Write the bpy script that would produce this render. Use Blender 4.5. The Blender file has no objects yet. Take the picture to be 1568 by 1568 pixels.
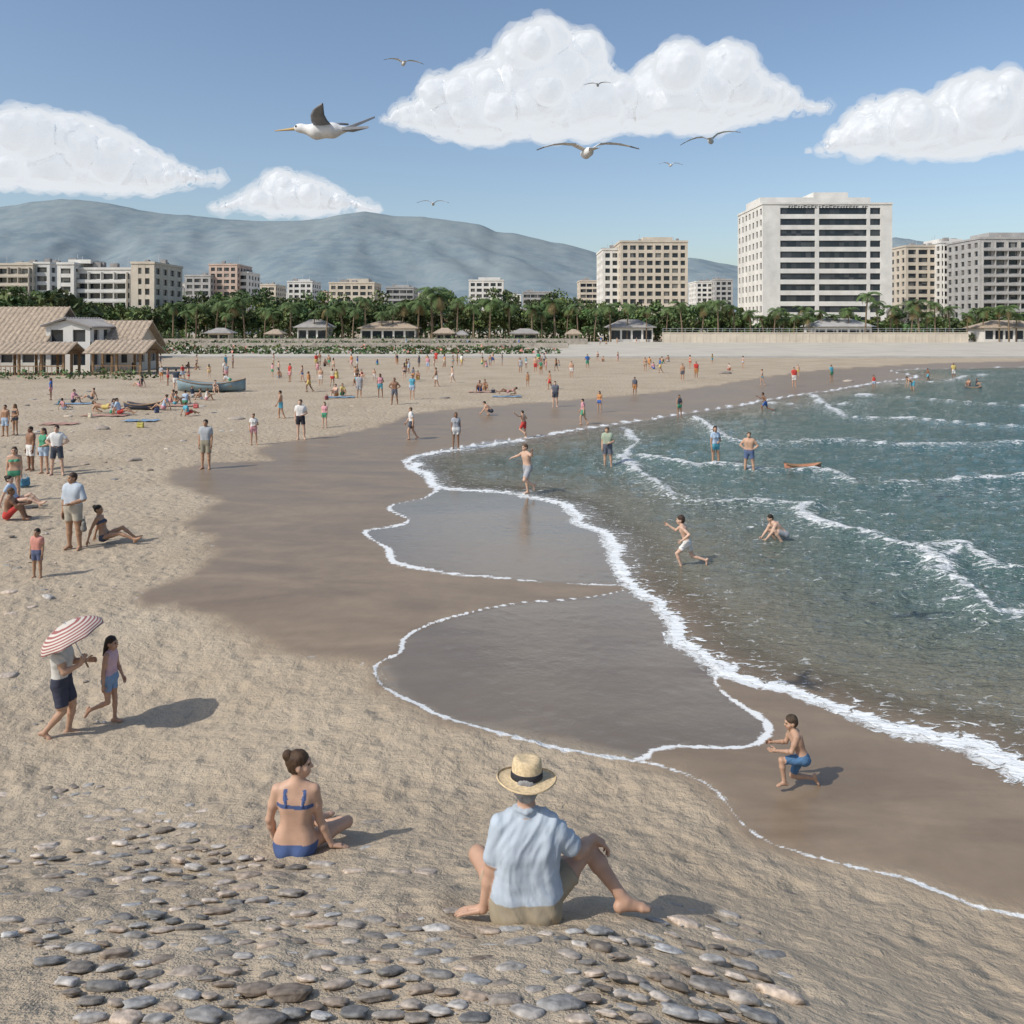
import bpy, math, random
import numpy as np
from mathutils import Vector, Matrix
random.seed(7); rng=np.random.default_rng(7)
A=np.array
sc=bpy.context.scene
CAMH=5.2; F=1300.0; YH=497.0; CX=784.0
# ------------------------------------------------------------------ helpers
def nrm(v):
    v=A(v,float); return v/(np.linalg.norm(v)+1e-12)
def link(o,parent=None):
    sc.collection.objects.link(o)
    if parent: o.parent=parent
    return o
def mesh_np(name,verts,faces,mats=(),smooth=True,midx=None,attrs=None,col=None):
    verts=np.asarray(verts,np.float32); faces=np.asarray(faces,np.int32)
    me=bpy.data.meshes.new(name)
    n,k=faces.shape
    me.vertices.add(len(verts)); me.vertices.foreach_set('co',verts.ravel())
    me.loops.add(n*k); me.loops.foreach_set('vertex_index',faces.ravel())
    me.polygons.add(n); me.polygons.foreach_set('loop_start',np.arange(n,dtype=np.int32)*k)
    me.polygons.foreach_set('loop_total',np.full(n,k,np.int32))
    for m in mats: me.materials.append(m)
    if midx is not None: me.polygons.foreach_set('material_index',np.asarray(midx,np.int32))
    me.update(calc_edges=True)
    me.polygons.foreach_set('use_smooth',np.full(n,smooth))
    if attrs:
        for kk,vv in attrs.items():
            a=me.attributes.new(kk,'FLOAT','POINT'); a.data.foreach_set('value',np.asarray(vv,np.float32))
    if col is not None:
        a=me.attributes.new('Col','FLOAT_COLOR','POINT')
        c=np.ones((len(verts),4),np.float32); c[:,:3]=col; a.data.foreach_set('color',c.ravel())
    me.validate()
    return me
def hsh(i,j,s): 
    v=np.sin(i*127.1+j*311.7+s*74.7)*43758.5453
    return v-np.floor(v)
def vn(x,y,s=0):
    i=np.floor(x);j=np.floor(y);fx=x-i;fy=y-j
    fx=fx*fx*(3-2*fx);fy=fy*fy*(3-2*fy)
    a=hsh(i,j,s);b=hsh(i+1,j,s);c=hsh(i,j+1,s);d=hsh(i+1,j+1,s)
    return (a*(1-fx)+b*fx)*(1-fy)+(c*(1-fx)+d*fx)*fy*1.0-0.5
def fbm(x,y,o=4,s=0):
    r=0;a=1.
    for q in range(o): r=r+a*vn(x,y,s+q*3.1);x=x*2.03+5.1;y=y*2.03+1.7;a*=.5
    return r
# ------------------------------------------------------------------ materials
def newmat(name):
    m=bpy.data.materials.new(name); m.use_nodes=True
    nt=m.node_tree; b=nt.nodes['Principled BSDF']; return m,nt,b
def N(nt,t,**kw):
    n=nt.nodes.new(t)
    for k,v in kw.items(): setattr(n,k,v)
    return n
def mixc(nt,fac,a,b,mode='MIX'):
    n=N(nt,'ShaderNodeMix',data_type='RGBA',blend_type=mode)
    for s,v in ((0,fac),(6,a),(7,b)):
        if hasattr(v,'links'): nt.links.new(v,n.inputs[s])
        else: n.inputs[s].default_value=v if s==0 else (*v[:3],1)
    return n.outputs[2]
def mth(nt,op,a,b=0.,c=0.,clamp=False):
    n=N(nt,'ShaderNodeMath',operation=op); n.use_clamp=clamp
    for s,v in enumerate((a,b,c)):
        if hasattr(v,'links'): nt.links.new(v,n.inputs[s])
        else: n.inputs[s].default_value=v
    return n.outputs[0]
def mrange(nt,v,a,b,c=0.,d=1.,smooth=False):
    n=N(nt,'ShaderNodeMapRange'); n.clamp=True
    if smooth: n.interpolation_type='SMOOTHSTEP'
    nt.links.new(v,n.inputs[0])
    for i,x in enumerate((a,b,c,d)): 
        if hasattr(x,'links'): nt.links.new(x,n.inputs[i+1])
        else: n.inputs[i+1].default_value=x
    return n.outputs[0]
def noise(nt,scale,det=4,rough=.5,vec=None,dist=0.):
    n=N(nt,'ShaderNodeTexNoise'); n.inputs['Scale'].default_value=scale
    n.inputs['Detail'].default_value=det; n.inputs['Roughness'].default_value=rough; n.inputs['Distortion'].default_value=dist
    if vec is None: vec=objc(nt)
    nt.links.new(vec,n.inputs['Vector']); return n.outputs[0]
def objc(nt):
    for n in nt.nodes:
        if n.type=='TEX_COORD': return n.outputs['Object']
    return N(nt,'ShaderNodeTexCoord').outputs['Object']
def scl(nt,v,s,rz=0):
    n=N(nt,'ShaderNodeMapping'); nt.links.new(v,n.inputs[0]); n.inputs['Scale'].default_value=s; n.inputs['Rotation'].default_value=(0,0,rz); return n.outputs[0]
def attr(nt,name,col=False):
    n=N(nt,'ShaderNodeAttribute'); n.attribute_name=name
    return n.outputs['Color' if col else 'Fac']
def bump(nt,b,h,strength,dist):
    n=N(nt,'ShaderNodeBump'); n.inputs['Strength'].default_value=strength
    if hasattr(dist,'links'): nt.links.new(dist,n.inputs['Distance'])
    else: n.inputs['Distance'].default_value=dist
    nt.links.new(h,n.inputs['Height']); nt.links.new(n.outputs[0],b.inputs['Normal']); return n
def simple(name,c,rough=.8,var=.25,ns=2.,bs=0.,bn=20.,spec=.3,metal=0.):
    m,nt,b=newmat(name)
    x=mrange(nt,noise(nt,ns,3,.6),.3,.7)
    nt.links.new(mixc(nt,x,[q*(1-var) for q in c],[min(1,q*(1+var)) for q in c]),b.inputs['Base Color'])
    b.inputs['Roughness'].default_value=rough; b.inputs['Specular IOR Level'].default_value=spec; b.inputs['Metallic'].default_value=metal
    if bs: bump(nt,b,noise(nt,bn,3),.6,bs)
    return m
def colmat(name,rough,var=.15,ns=6.,bs=0.,bn=8.,spec=.3,bvec=None):
    m,nt,b=newmat(name)
    c=attr(nt,'Col',True); x=mrange(nt,noise(nt,ns,3),.3,.7,1-var,1+var)
    n=N(nt,'ShaderNodeVectorMath',operation='SCALE'); nt.links.new(c,n.inputs[0]); nt.links.new(x,n.inputs[3])
    nt.links.new(n.outputs[0],b.inputs['Base Color']); b.inputs['Roughness'].default_value=rough
    b.inputs['Specular IOR Level'].default_value=spec
    if bs:
        v=objc(nt)
        if bvec: v=scl(nt,v,bvec)
        bump(nt,b,noise(nt,bn,3,.5,v,.6),.8,bs)
    return m
M_skin=colmat('skin',.48,.12,9,.0015,60)
M_cloth=colmat('fabric',.9,.1,5,.014,6,bvec=(1.6,1.,.8))
M_hair=colmat('hair',.55,.35,20,.008,40,bvec=(3,3,.4))
M_straw=simple('straw',(.62,.48,.29),.8,.25,60,.003,160)
M_leaf=colmat('foliage',.7,.3,.6)
M_bark=simple('bark',(.2,.15,.1),.9,.3,3,.02,8)
M_white=simple('stucco_white',(.70,.68,.63),.85,.13,.2)
M_cream=simple('stucco_cream',(.60,.53,.43),.85,.14,.2)
M_grey=simple('concrete',(.42,.41,.39),.9,.15,.3,.01,6)
M_pink=simple('stucco_rose',(.56,.43,.35),.85,.12,.25)
M_roof=simple('roof_gravel',(.33,.31,.29),.9,.2,.5)
M_tile=simple('roof_boards',(.40,.32,.24),.9,.3,3,.03,14)
M_wood=simple('wood',(.26,.17,.10),.8,.3,6,.01,20)
M_stone=simple('stone_wall',(.36,.32,.27),.9,.3,1.2,.05,3)
M_metal=simple('painted_steel',(.5,.52,.54),.4,.1,5,metal=.3)
def glassmat(name,cur,lo):
    m,nt,b=newmat(name)
    v=scl(nt,objc(nt),(1/1.7,1/1.7,1/3.1)); w=N(nt,'ShaderNodeTexWhiteNoise'); w.noise_dimensions='3D'
    f=N(nt,'ShaderNodeVectorMath',operation='FLOOR'); nt.links.new(v,f.inputs[0]); nt.links.new(f.outputs[0],w.inputs[0])
    x=mrange(nt,w.outputs[0],lo,1.)
    nt.links.new(mixc(nt,x,(.02,.028,.036),cur),b.inputs['Base Color']); b.inputs['Roughness'].default_value=.12
    return m
M_glass=glassmat('window_glass',(.22,.21,.19),.6); M_glassd=glassmat('dark_window_glass',(.07,.075,.08),.4)
# ------------------------------------------------------------------ shoreline and terrain
def px0(pts,z=0.):
    p=A(pts,float); Y=F*(CAMH-z)/(p[:,1]-YH); X=(p[:,0]-CX)/F*Y
    return np.stack([X,Y],1)
def resamp(P,seg=.5,jit=0.,closed=False,seed=3):
    P=A(P); out=[]
    r=np.random.default_rng(seed)
    n=len(P)
    for i in range(n-1):
        p0=P[max(i-1,0)];p1=P[i];p2=P[i+1];p3=P[min(i+2,n-1)]
        L=np.linalg.norm(p2-p1); k=max(2,min(10,int(L/seg)))
        for t in np.arange(k)/k:
            q=.5*((2*p1)+(-p0+p2)*t+(2*p0-5*p1+4*p2-p3)*t*t+(-p0+3*p1-3*p2+p3)*t**3)
            out.append(q+r.normal(0,jit,2)*min(1,np.linalg.norm(q)/20))
    out.append(P[-1]); return A(out)
def pdist(P,poly,closed=False):
    if len(P)<=4:
        a=poly[:-1][None];ba=(poly[1:]-poly[:-1])[None]; q=P[:,None]-a
        t=np.clip((q*ba).sum(-1)/((ba*ba).sum(-1)+1e-9),0,1); q=q-t[...,None]*ba
        return np.sqrt((q**2).sum(-1).min(1))
    x=P[:,0].astype(np.float32);y=P[:,1].astype(np.float32)
    d=np.full(len(P),1e9,np.float32)
    for i in range(len(poly)-1):
        ax,ay=map(float,poly[i]);bx,by=map(float,poly[i+1]);bx-=ax;by-=ay
        qx=x-np.float32(ax);qy=y-np.float32(ay)
        t=np.clip((qx*np.float32(bx)+qy*np.float32(by))/np.float32(bx*bx+by*by+1e-9),0,1)
        qx-=t*np.float32(bx);qy-=t*np.float32(by); np.minimum(d,qx*qx+qy*qy,out=d)
    return np.sqrt(d).astype(float)
def inside(P,poly):
    x,y=P[:,0],P[:,1]
    if len(P)<=4:
        p1=poly;p2=np.roll(poly,-1,0); x1,y1=p1[:,0][None],p1[:,1][None];x2,y2=p2[:,0][None],p2[:,1][None]
        dy=np.where(y1==y2,1,y2-y1); X_,Y_=x[:,None],y[:,None]
        m=((y1>Y_)!=(y2>Y_))&(X_<(x2-x1)*(Y_-y1)/dy+x1); return m.sum(1)%2==1
    c=np.zeros(len(P),bool); n=len(poly)
    for i in range(n):
        x1,y1=poly[i];x2,y2=poly[(i+1)%n]
        if y1==y2: continue
        m=((y1>y)!=(y2>y))&(x<(x2-x1)*(y-y1)/(y2-y1)+x1); c^=m
    return c
shore_px=[(3200,552),(1568,562),(1400,578),(1240,602),(1060,630),(900,655),(780,676),(690,688),(622,703),(650,728),(668,745),(760,755),(845,768),(880,800),(930,830),(945,870),(968,897),(1005,925),(1010,950),(1045,975),(1060,1000),(1105,1020),(1100,1033),(1190,1052),(1250,1075),(1320,1100),(1420,1125),(1490,1145),(1530,1165),(1568,1185),(2300,1420)]
SH=resamp(px0(shore_px),.6,.14)
SEA=np.vstack([SH,[[60,-60],[3000,-60],[3000,110]]])
def zland(P):
    P=np.atleast_2d(A(P,float)); X,Y=P[:,0],P[:,1]
    d=pdist(P,SH); s=inside(P,SEA)
    z=np.where(s,-np.minimum(.035*d,1.5),.25*(1-np.exp(-d/6.)))
    Yp=Y+.5*np.maximum(0,X-.6)
    t=np.clip((9.5-Yp)/8.,0,1); m=2.2*t*t*(3-2*t)
    m=m*np.clip(1-(X-6)/6,0,1)
    dip=-.4*np.exp(-((X+5.6)**2+(Y-11.3)**2)/10.)
    return z+np.where(s,0,m+dip)
def place(px,py):
    z=.2
    for _ in range(12):
        Y=F*(CAMH-z)/(py-YH); X=(px-CX)/F*Y
        P_=A([[X,Y]]); g=float(zland(P_)[0])
        if inside(P_,SEA)[0]: g=max(g,-.10)
        z=z*.4+.6*g
    return X,Y,g
wet_px=[(3200,546),(1568,553),(1000,602),(800,618),(640,632),(610,645),(520,665),(400,683),(388,692),(415,705),(330,708),(268,720),(250,738),(290,748),(325,772),(288,798),(322,828),(322,852),(270,885),(215,910),(230,925),(330,960),(450,1005),(575,1020),(585,1050),(640,1080),(700,1105),(850,1143),(970,1165),(1050,1185),(1100,1215),(1135,1260),(1180,1290),(1280,1320),(1380,1342),(1480,1380),(1568,1400),(2300,1560)]
def pxz(pts): return A([place(a,b)[:2] for a,b in pts])
WETL=resamp(pxz(wet_px),.5,.03)
WET=np.vstack([WETL,[[60,-60],[3000,-60],[3000,120]]])
film_px=[(780,672),(690,686),(622,703),(640,725),(668,745),(655,760),(600,773),(598,783),(628,795),(600,806),(560,812),(568,825),(595,840),(605,862),(690,877),(830,890),(968,897)]
film2_px=[(968,900),(900,915),(780,925),(660,955),(618,980),(612,1000),(575,1020),(585,1050),(640,1080),(700,1105),(850,1143),(970,1165),(1000,1150),(1040,1142),(1110,1145),(1160,1138),(1178,1115),(1160,1095),(1120,1070),(1095,1045),(1100,1028)]
FL1=resamp(pxz(film_px),.4,.02); FL2=resamp(pxz(film2_px),.3,.01)
FLM1=np.vstack([FL1,px0([(1040,800),(900,700)])]); FLM2=FL2
lowline=resamp(pxz([(970,1165),(1050,1185),(1100,1215),(1135,1260),(1180,1290),(1280,1320),(1380,1342),(1480,1380),(1568,1400),(2300,1560)]),.3,0)
def sstep(x): x=np.clip(x,0,1); return x*x*(3-2*x)
def gridfaces(nr,nc):
    i=np.arange(nr-1)[:,None]*nc+np.arange(nc-1)[None,:]
    return np.stack([i,i+1,i+nc+1,i+nc],-1).reshape(-1,4)
cols=np.concatenate([np.linspace(-3,-.66,40),np.linspace(-.655,.655,560),np.linspace(.66,3,40)])
ypx=np.concatenate([np.linspace(1800,560,480),np.linspace(558,499,50)])
rows=F*(CAMH-.2)/(ypx-YH)
rows=np.unique(np.concatenate([[-60,-20,-6,0.5,1.6,2.4,2.9,3.3],rows,[6000,12000]]))
w=np.maximum(rows,3.3)
X=(cols[None,:]*w[:,None]).ravel(); Y=np.repeat(rows,len(cols)); P=np.stack([X,Y],1)
z=zland(P)
d_sh=pdist(P,SH); s_sea=inside(P,SEA)
dl=pdist(P,WETL); dw=dl*np.where(inside(P,WET),1,-1)
wet=sstep(.5+dw/.7+ fbm(X*1.2,Y*1.2,3)*.6)
f1=pdist(P,FL1);f2=pdist(P,FL2)
g1=f1*np.where(inside(P,FLM1),1,-1);g2=f2*np.where(inside(P,FLM2),1,-1)
film=np.maximum(sstep(.5+g1/.16),sstep(.5+g2/.12))
pxs=np.maximum(Y,3)/F
foam=np.zeros(len(X)); md=.62+.75*fbm(X*.9,Y*.9,3,31)
for d_,w_,k_ in ((f1,.075,1.),(f2,.045,1.),(pdist(P,lowline),.03,.80),(d_sh,.16,1.)):
    foam=np.maximum(foam,np.exp(-(d_/np.maximum(w_*np.clip(md*1.5,.5,2),1.7*pxs))**2)*k_*np.clip(.8+md*.4,.6,1.1))
foam=np.maximum(foam,.22*np.exp(-(dl/.12)**2))
near=np.exp(-np.maximum(Y,0)/45.)
land=(~s_sea)
tr=np.clip(1-wet,0,1)*land
z=z+tr*near*(fbm(X*1.1,Y*1.1,3,1)*.06+fbm(X*3.6,Y*3.6,3,2)*.045)+land*fbm(X*.15,Y*.15,2,5)*.04*(1-film)
z=z-land*film*.004
beach=mesh_np('beach',np.stack([X,Y,z],1),gridfaces(len(rows),len(cols)),attrs=dict(wet=wet,film=film,foam=foam))
m,nt,b=newmat('sand')
w=attr(nt,'wet');fi=attr(nt,'film');fo=attr(nt,'foam')
big=mrange(nt,noise(nt,.25,3,.6),.3,.7);fine=mrange(nt,noise(nt,90,2,.7),.3,.7);mid=mrange(nt,noise(nt,3,4,.65),.3,.7)
dry=mixc(nt,big,(.42,.335,.235),(.54,.45,.33)); dry=mixc(nt,mth(nt,'MULTIPLY',fine,.35),dry,(.24,.19,.13)); dry=mixc(nt,mth(nt,'MULTIPLY',mid,.25),dry,(.36,.28,.19))
wb=mrange(nt,noise(nt,.5,4,.6,scl(nt,objc(nt),(.5,1.6,1),-.5),1.),.35,.65)
wc=mixc(nt,wb,(.205,.145,.09),(.30,.225,.15)); wc=mixc(nt,mth(nt,'MULTIPLY',mid,.35),wc,(.17,.125,.08)); wc=mixc(nt,mth(nt,'MULTIPLY',fi,.55),wc,(.15,.13,.10))
c=mixc(nt,w,dry,wc)
lace=noise(nt,7,4,.65,None,.6)
ff=mth(nt,'SUBTRACT',fo,mrange(nt,lace,.33,.68,.08,.85)); ff=mrange(nt,ff,0.,.35)
c=mixc(nt,ff,c,(.74,.75,.73)); nt.links.new(c,b.inputs['Base Color'])
ro=mrange(nt,w,0,1,.95,.36); ro=mth(nt,'ADD',ro,mth(nt,'MULTIPLY',wb,mth(nt,'MULTIPLY',w,.12))); ro2=mth(nt,'MULTIPLY',fi,-.3); ro=mth(nt,'MAXIMUM',mth(nt,'ADD',ro,ro2),.07); ro=mth(nt,'MAXIMUM',ro,mth(nt,'MULTIPLY',ff,.7)); nt.links.new(ro,b.inputs['Roughness'])
vo=N(nt,'ShaderNodeTexVoronoi'); vo.inputs['Scale'].default_value=2.6; nt.links.new(objc(nt),vo.inputs['Vector'])
dpt=mrange(nt,vo.outputs[0],.0,.5,smooth=True)
h=mth(nt,'ADD',mth(nt,'MULTIPLY',dpt,.6),noise(nt,7,5,.6)); h=mth(nt,'ADD',h,mth(nt,'MULTIPLY',noise(nt,70,1),.12))
bump(nt,b,h,1.,mrange(nt,w,0,1,.08,.005))
beach.materials.append(m); ob=link(bpy.data.objects.new('beach',beach))
# ------------------------------------------------------------------ sea
waves=[([(950,703),(1010,745),(1055,768),(1140,773),(1225,772),(1228,795),(1290,812),(1350,830),(1415,850),(1440,880),(1490,905),(1515,938),(1568,946),(2000,985)],.26,.14),
([(985,700),(1060,712),(1120,716),(1200,722),(1270,725),(1320,745),(1440,742),(1568,733),(2100,720)],.26,.16),
([(955,655),(970,680),(950,703)],.2,.06),
([(1060,640),(1085,655),(1140,680),(1300,676),(1400,684),(1568,680),(2100,672)],.3,.16),
([(1240,603),(1260,618),(1300,640),(1380,640),(1460,648),(1568,655)],.3,.12),
([(1300,606),(1400,610),(1568,622),(1900,622)],.3,.14),
([(1330,590),(1450,584),(1568,573),(2200,565)],.4,.14),
([(1410,842),(1470,838),(1510,860),(1568,872),(1900,890)],.22,.12),
([(1130,612),(1240,622),(1300,618)],.3,.08),
([(1420,880),(1470,840),(1440,836)],.15,.05)]
cols2=np.concatenate([np.linspace(-.2,.655,440),np.linspace(.66,5,40)])
ypx2=np.concatenate([np.linspace(1750,570,450),np.linspace(569,545,35)])
rows2=np.unique(np.concatenate([[-60,-10,1,2.5],F*CAMH/(ypx2-YH)]))
wv=np.maximum(rows2,3.3)
X2=(cols2[None,:]*wv[:,None]).ravel();Y2=np.repeat(rows2,len(cols2));P2=np.stack([X2,Y2],1)
dsea=pdist(P2,SH)*np.where(inside(P2,SEA),1,-1)
z2=np.zeros(len(X2)); fm=np.zeros(len(X2)); px2=np.maximum(Y2,3)/F
n1=fbm(X2*.7,Y2*.7,3,41)
for i,(pl,wd,ht) in enumerate(waves):
    L=resamp(px0(pl),.8,.10,seed=i+20); d=pdist(P2,L); ww=wd*np.clip(.9+1.3*n1,.35,1.8)
    fm=np.maximum(fm,np.exp(-(d/np.maximum(ww,1.8*px2))**2)*(.78+.45*fbm(X2*.35,Y2*.35,2,i)))
    fm=np.maximum(fm,.36*np.exp(-(d/(wd*5)))); z2+=ht*np.exp(-(d/(wd*1.5))**2)
fm=np.maximum(fm,1.0*np.exp(-(np.abs(dsea-.1)/np.maximum(.17*np.clip(1+1.4*n1,.4,2),1.7*px2))**2))
fm=np.maximum(fm,.46*np.exp(-np.maximum(dsea,0)/1.1))
amp=sstep(dsea/4.)
rp1=1-np.abs(fbm(X2*.9+Y2*.25,Y2*2.6-X2*.4,3,17))*2.6; rp1=np.clip(rp1,0,1)**3
z2=z2*sstep(dsea/.8)+amp*(fbm(X2*.5,Y2*.9,3,8)*.08+fbm(X2*1.6,Y2*2.6,3,9)*.05+rp1*.05)+ .002
fm=np.maximum(fm,amp*rp1*.30*(fbm(X2*.2,Y2*.2,2,55)+.75))
fc=gridfaces(len(rows2),len(cols2)); keep=(dsea[fc].max(1)>-.25); fc=fc[keep]
sea=mesh_np('sea',np.stack([X2,Y2,z2],1),fc,attrs=dict(foam=fm,off=dsea))
m,nt,b=newmat('sea_water')
of=attr(nt,'off');fo=attr(nt,'foam')
nb=mrange(nt,noise(nt,.12,3,.6),.3,.7)
c1=mixc(nt,mrange(nt,of,0,7,smooth=True),(.21,.175,.12),(.11,.17,.15)); c2=mixc(nt,mrange(nt,of,6,26,smooth=True),c1,(.035,.125,.145)); c3=mixc(nt,mrange(nt,of,25,90,smooth=True),c2,(.015,.08,.13))
c3=mixc(nt,mth(nt,'MULTIPLY',nb,.35),c3,(.04,.10,.10))
lv=scl(nt,objc(nt),(1,1.6,1)); lace=noise(nt,4.5,5,.68,lv,1.)
ff=mth(nt,'SUBTRACT',fo,mrange(nt,lace,.36,.66,.0,.88)); ff=mrange(nt,ff,0.,.28)
nt.links.new(mixc(nt,ff,c3,(.78,.80,.79)),b.inputs['Base Color'])
nt.links.new(mth(nt,'MAXIMUM',mth(nt,'MULTIPLY',ff,.8),.09),b.inputs['Roughness'])
al=mth(nt,'MAXIMUM',mrange(nt,of,-.15,1.6,0.,1.,True),ff); nt.links.new(al,b.inputs['Alpha'])
b.inputs['IOR'].default_value=1.33
h=mth(nt,'ADD',noise(nt,2.2,4,.6,scl(nt,objc(nt),(.7,1.9,1),.25),.4),mth(nt,'MULTIPLY',noise(nt,9,2,.6,scl(nt,objc(nt),(.8,1.9,1),-.1)),.35))
bump(nt,b,h,1.,mrange(nt,of,0,4,.07,.30))
sea.materials.append(m); link(bpy.data.objects.new('sea',sea))
# ------------------------------------------------------------------ SDF modelling
def surfnet(Fg,org,h):
    S=Fg<0; nx,ny,nz=Fg.shape
    cnt=np.zeros((nx-1,ny-1,nz-1),np.int8)
    C=[(i,j,k) for i in (0,1) for j in (0,1) for k in (0,1)]
    for i,j,k in C: cnt+=S[i:nx-1+i,j:ny-1+j,k:nz-1+k]
    act=(cnt>0)&(cnt<8); idx=np.argwhere(act)
    vals=np.stack([Fg[idx[:,0]+i,idx[:,1]+j,idx[:,2]+k] for i,j,k in C],1)
    cc=A(C,float); sm=np.zeros((len(idx),3)); ct=np.zeros(len(idx))
    for a in range(8):
        for bb in range(a+1,8):
            if np.abs(cc[a]-cc[bb]).sum()==1:
                va,vb=vals[:,a],vals[:,bb]; mk=(va<0)!=(vb<0)
                t=np.where(mk,va/np.where(mk,va-vb,1),0)
                sm+=mk[:,None]*(cc[a]+t[:,None]*(cc[bb]-cc[a])); ct+=mk
    V=(idx+sm/ct[:,None])*h+org
    ids=np.full(act.shape,-1,np.int32); ids[act]=np.arange(len(idx))
    fs=[]
    for ax in range(3):
        o=[(1,2),(2,0),(0,1)][ax]
        sl0=[slice(1,-1)]*3; sl1=[slice(1,-1)]*3; sl0[ax]=slice(0,-1); sl1[ax]=slice(1,None)
        a=S[tuple(sl0)];c=S[tuple(sl1)]
        e=np.argwhere(a!=c)
        base=e.copy(); 
        for q in o: base[:,q]+=1
        neg=a[tuple(e.T)]
        def cell(d1,d2):
            g=base.copy(); g[:,o[0]]+=d1; g[:,o[1]]+=d2; return ids[tuple(g.T)]
        q=np.stack([cell(-1,-1),cell(0,-1),cell(0,0),cell(-1,0)],1)
        q[~neg]=q[~neg][:,::-1]; fs.append(q)
    return V,np.vstack(fs)
def pd(p,pr):
    if pr[0]=='c':
        _,a,ra,b_,rb=pr[:5]; ba=b_-a; t=np.clip(((p-a)@ba)/(ba@ba+1e-12),0,1)
        q=p-a-t[...,None]*ba; return np.sqrt((q**2).sum(-1))-(ra+t*(rb-ra))
    _,c0,rad,R=pr[:4]; q=(p-c0)@R
    k0=np.sqrt(((q/rad)**2).sum(-1)); k1=np.sqrt(((q/rad**2)**2).sum(-1))+1e-9
    return k0*(k0-1)/k1
def bbx(pr):
    if pr[0]=='c':
        r=max(pr[2],pr[4]); return np.minimum(pr[1],pr[3])-r,np.maximum(pr[1],pr[3])+r
    r=pr[2].max(); return pr[1]-r,pr[1]+r
def sdf_mesh(prims,h):
    B=[bbx(p) for p,_ in prims]; lo=np.min([x[0] for x in B],0)-3*h; hi=np.max([x[1] for x in B],0)+3*h
    n=np.ceil((hi-lo)/h).astype(int)+1; G=np.full(n,.5,np.float32)
    for (p,k),(l,u) in zip(prims,B):
        i0=np.maximum(np.floor((l-lo-k-2*h)/h).astype(int),0); i1=np.minimum(np.ceil((u-lo+k+2*h)/h).astype(int)+1,n)
        g=np.stack(np.meshgrid(*[lo[q]+np.arange(i0[q],i1[q])*h for q in range(3)],indexing='ij'),-1)
        d=pd(g,p); sl=tuple(slice(i0[q],i1[q]) for q in range(3)); a=G[sl]
        if k>0:
            hh=np.maximum(k-np.abs(a-d),0)/k; G[sl]=np.minimum(a,d)-hh*hh*k*.25
        else: G[sl]=np.minimum(a,d)
    return surfnet(G,lo,h)
# ------------------------------------------------------------------ people
def mkJ(lean=(0,0,1),aL=((-.14,.02,-1),(-.03,.14,-1)),aR=((.14,.02,-1),(.03,.14,-1)),lL=((-.05,0,-1),(-.02,-.03,-1)),lR=((.05,0,-1),(.02,-.03,-1)),fL=(-.25,1,0),fR=(.25,1,0),look=(0,1,0),fem=False,twist=0.,hl=None,hr=None):
    u=nrm(lean); r=A([math.cos(twist),math.sin(twist),0]); r=nrm(r-u*(r@u)); f=np.cross(u,r)
    J=dict(u=u,r=r,f=f,pel=np.zeros(3)); sw=.15 if fem else .17
    J['neck']=u*.52; up=nrm(u+A([0,0,1.2])); J['hup']=up; J['look']=nrm(look)
    J['head']=J['neck']+up*.145+nrm(look)*.02
    for s,a,l,ft,hd in ((-1,aL,lL,fL,hl),(1,aR,lR,fR,hr)):
        q='L' if s<0 else 'R'
        J['s'+q]=u*.465+r*s*sw; J['e'+q]=J['s'+q]+nrm(a[0])*.29; J['w'+q]=J['e'+q]+nrm(a[1])*.25
        J['h'+q]=r*s*.088-u*.02; J['k'+q]=J['h'+q]+nrm(l[0])*.43; J['a'+q]=J['k'+q]+nrm(l[1])*.41; J['f'+q]=nrm(ft)
        J['hd'+q]=nrm(a[1]) if hd is None else nrm(hd)
    return J
def hand_segs(w,d,n,s,curl=.3,sz=1.):
    out=[]
    d=nrm(d); s=nrm(s-d*(s@d)); n=nrm(np.cross(d,s))*np.sign((np.cross(d,s)@n) or 1)
    for off,L in zip((.031,.011,-.010,-.029),(.92,1.05,1.,.78)):
        kn=w+d*.092*sz*(1-.06*abs(off)/.03)+s*off*sz
        out.append((w+d*.01+s*off*.55*sz,.017*sz,kn,.0125*sz,1)); p=kn; ang=curl*.6; r=.0105*sz
        for l_ in (.044,.027,.021):
            dd=d*math.cos(ang)+n*math.sin(ang)+s*off*1.5; dd=nrm(dd); q=p+dd*l_*L*sz; out.append((p,r,q,r*.9,0)); p=q; r*=.9; ang+=curl
    t0=w+d*.025*sz+s*.024*sz; t1=t0+nrm(s*.8+d*.7+n*.35)*.045*sz; t2=t1+nrm(s*.35+d*1+n*.35)*.034*sz; t3=t2+nrm(s*.1+d+n*.4)*.024*sz
    out+= [(t0,.018*sz,t1,.013*sz,1),(t1,.0125*sz,t2,.011*sz,0),(t2,.011*sz,t3,.009*sz,0)]
    return out
def tube(a,ra,b_,rb,k=5):
    d=nrm(b_-a); x=nrm(np.cross(d,[.3,.5,.81])); y=np.cross(d,x); an=np.arange(k)*2*math.pi/k
    ring=np.cos(an)[:,None]*x+np.sin(an)[:,None]*y
    V=np.vstack([a+ring*ra,b_+ring*rb,[a,b_+d*rb*.6]])
    fs=[]
    for i in range(k):
        j=(i+1)%k; fs.append((i,j,k+j,k+i)); fs.append((k+i,k+j,2*k+1,2*k+1))
    return V,A(fs)
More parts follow.
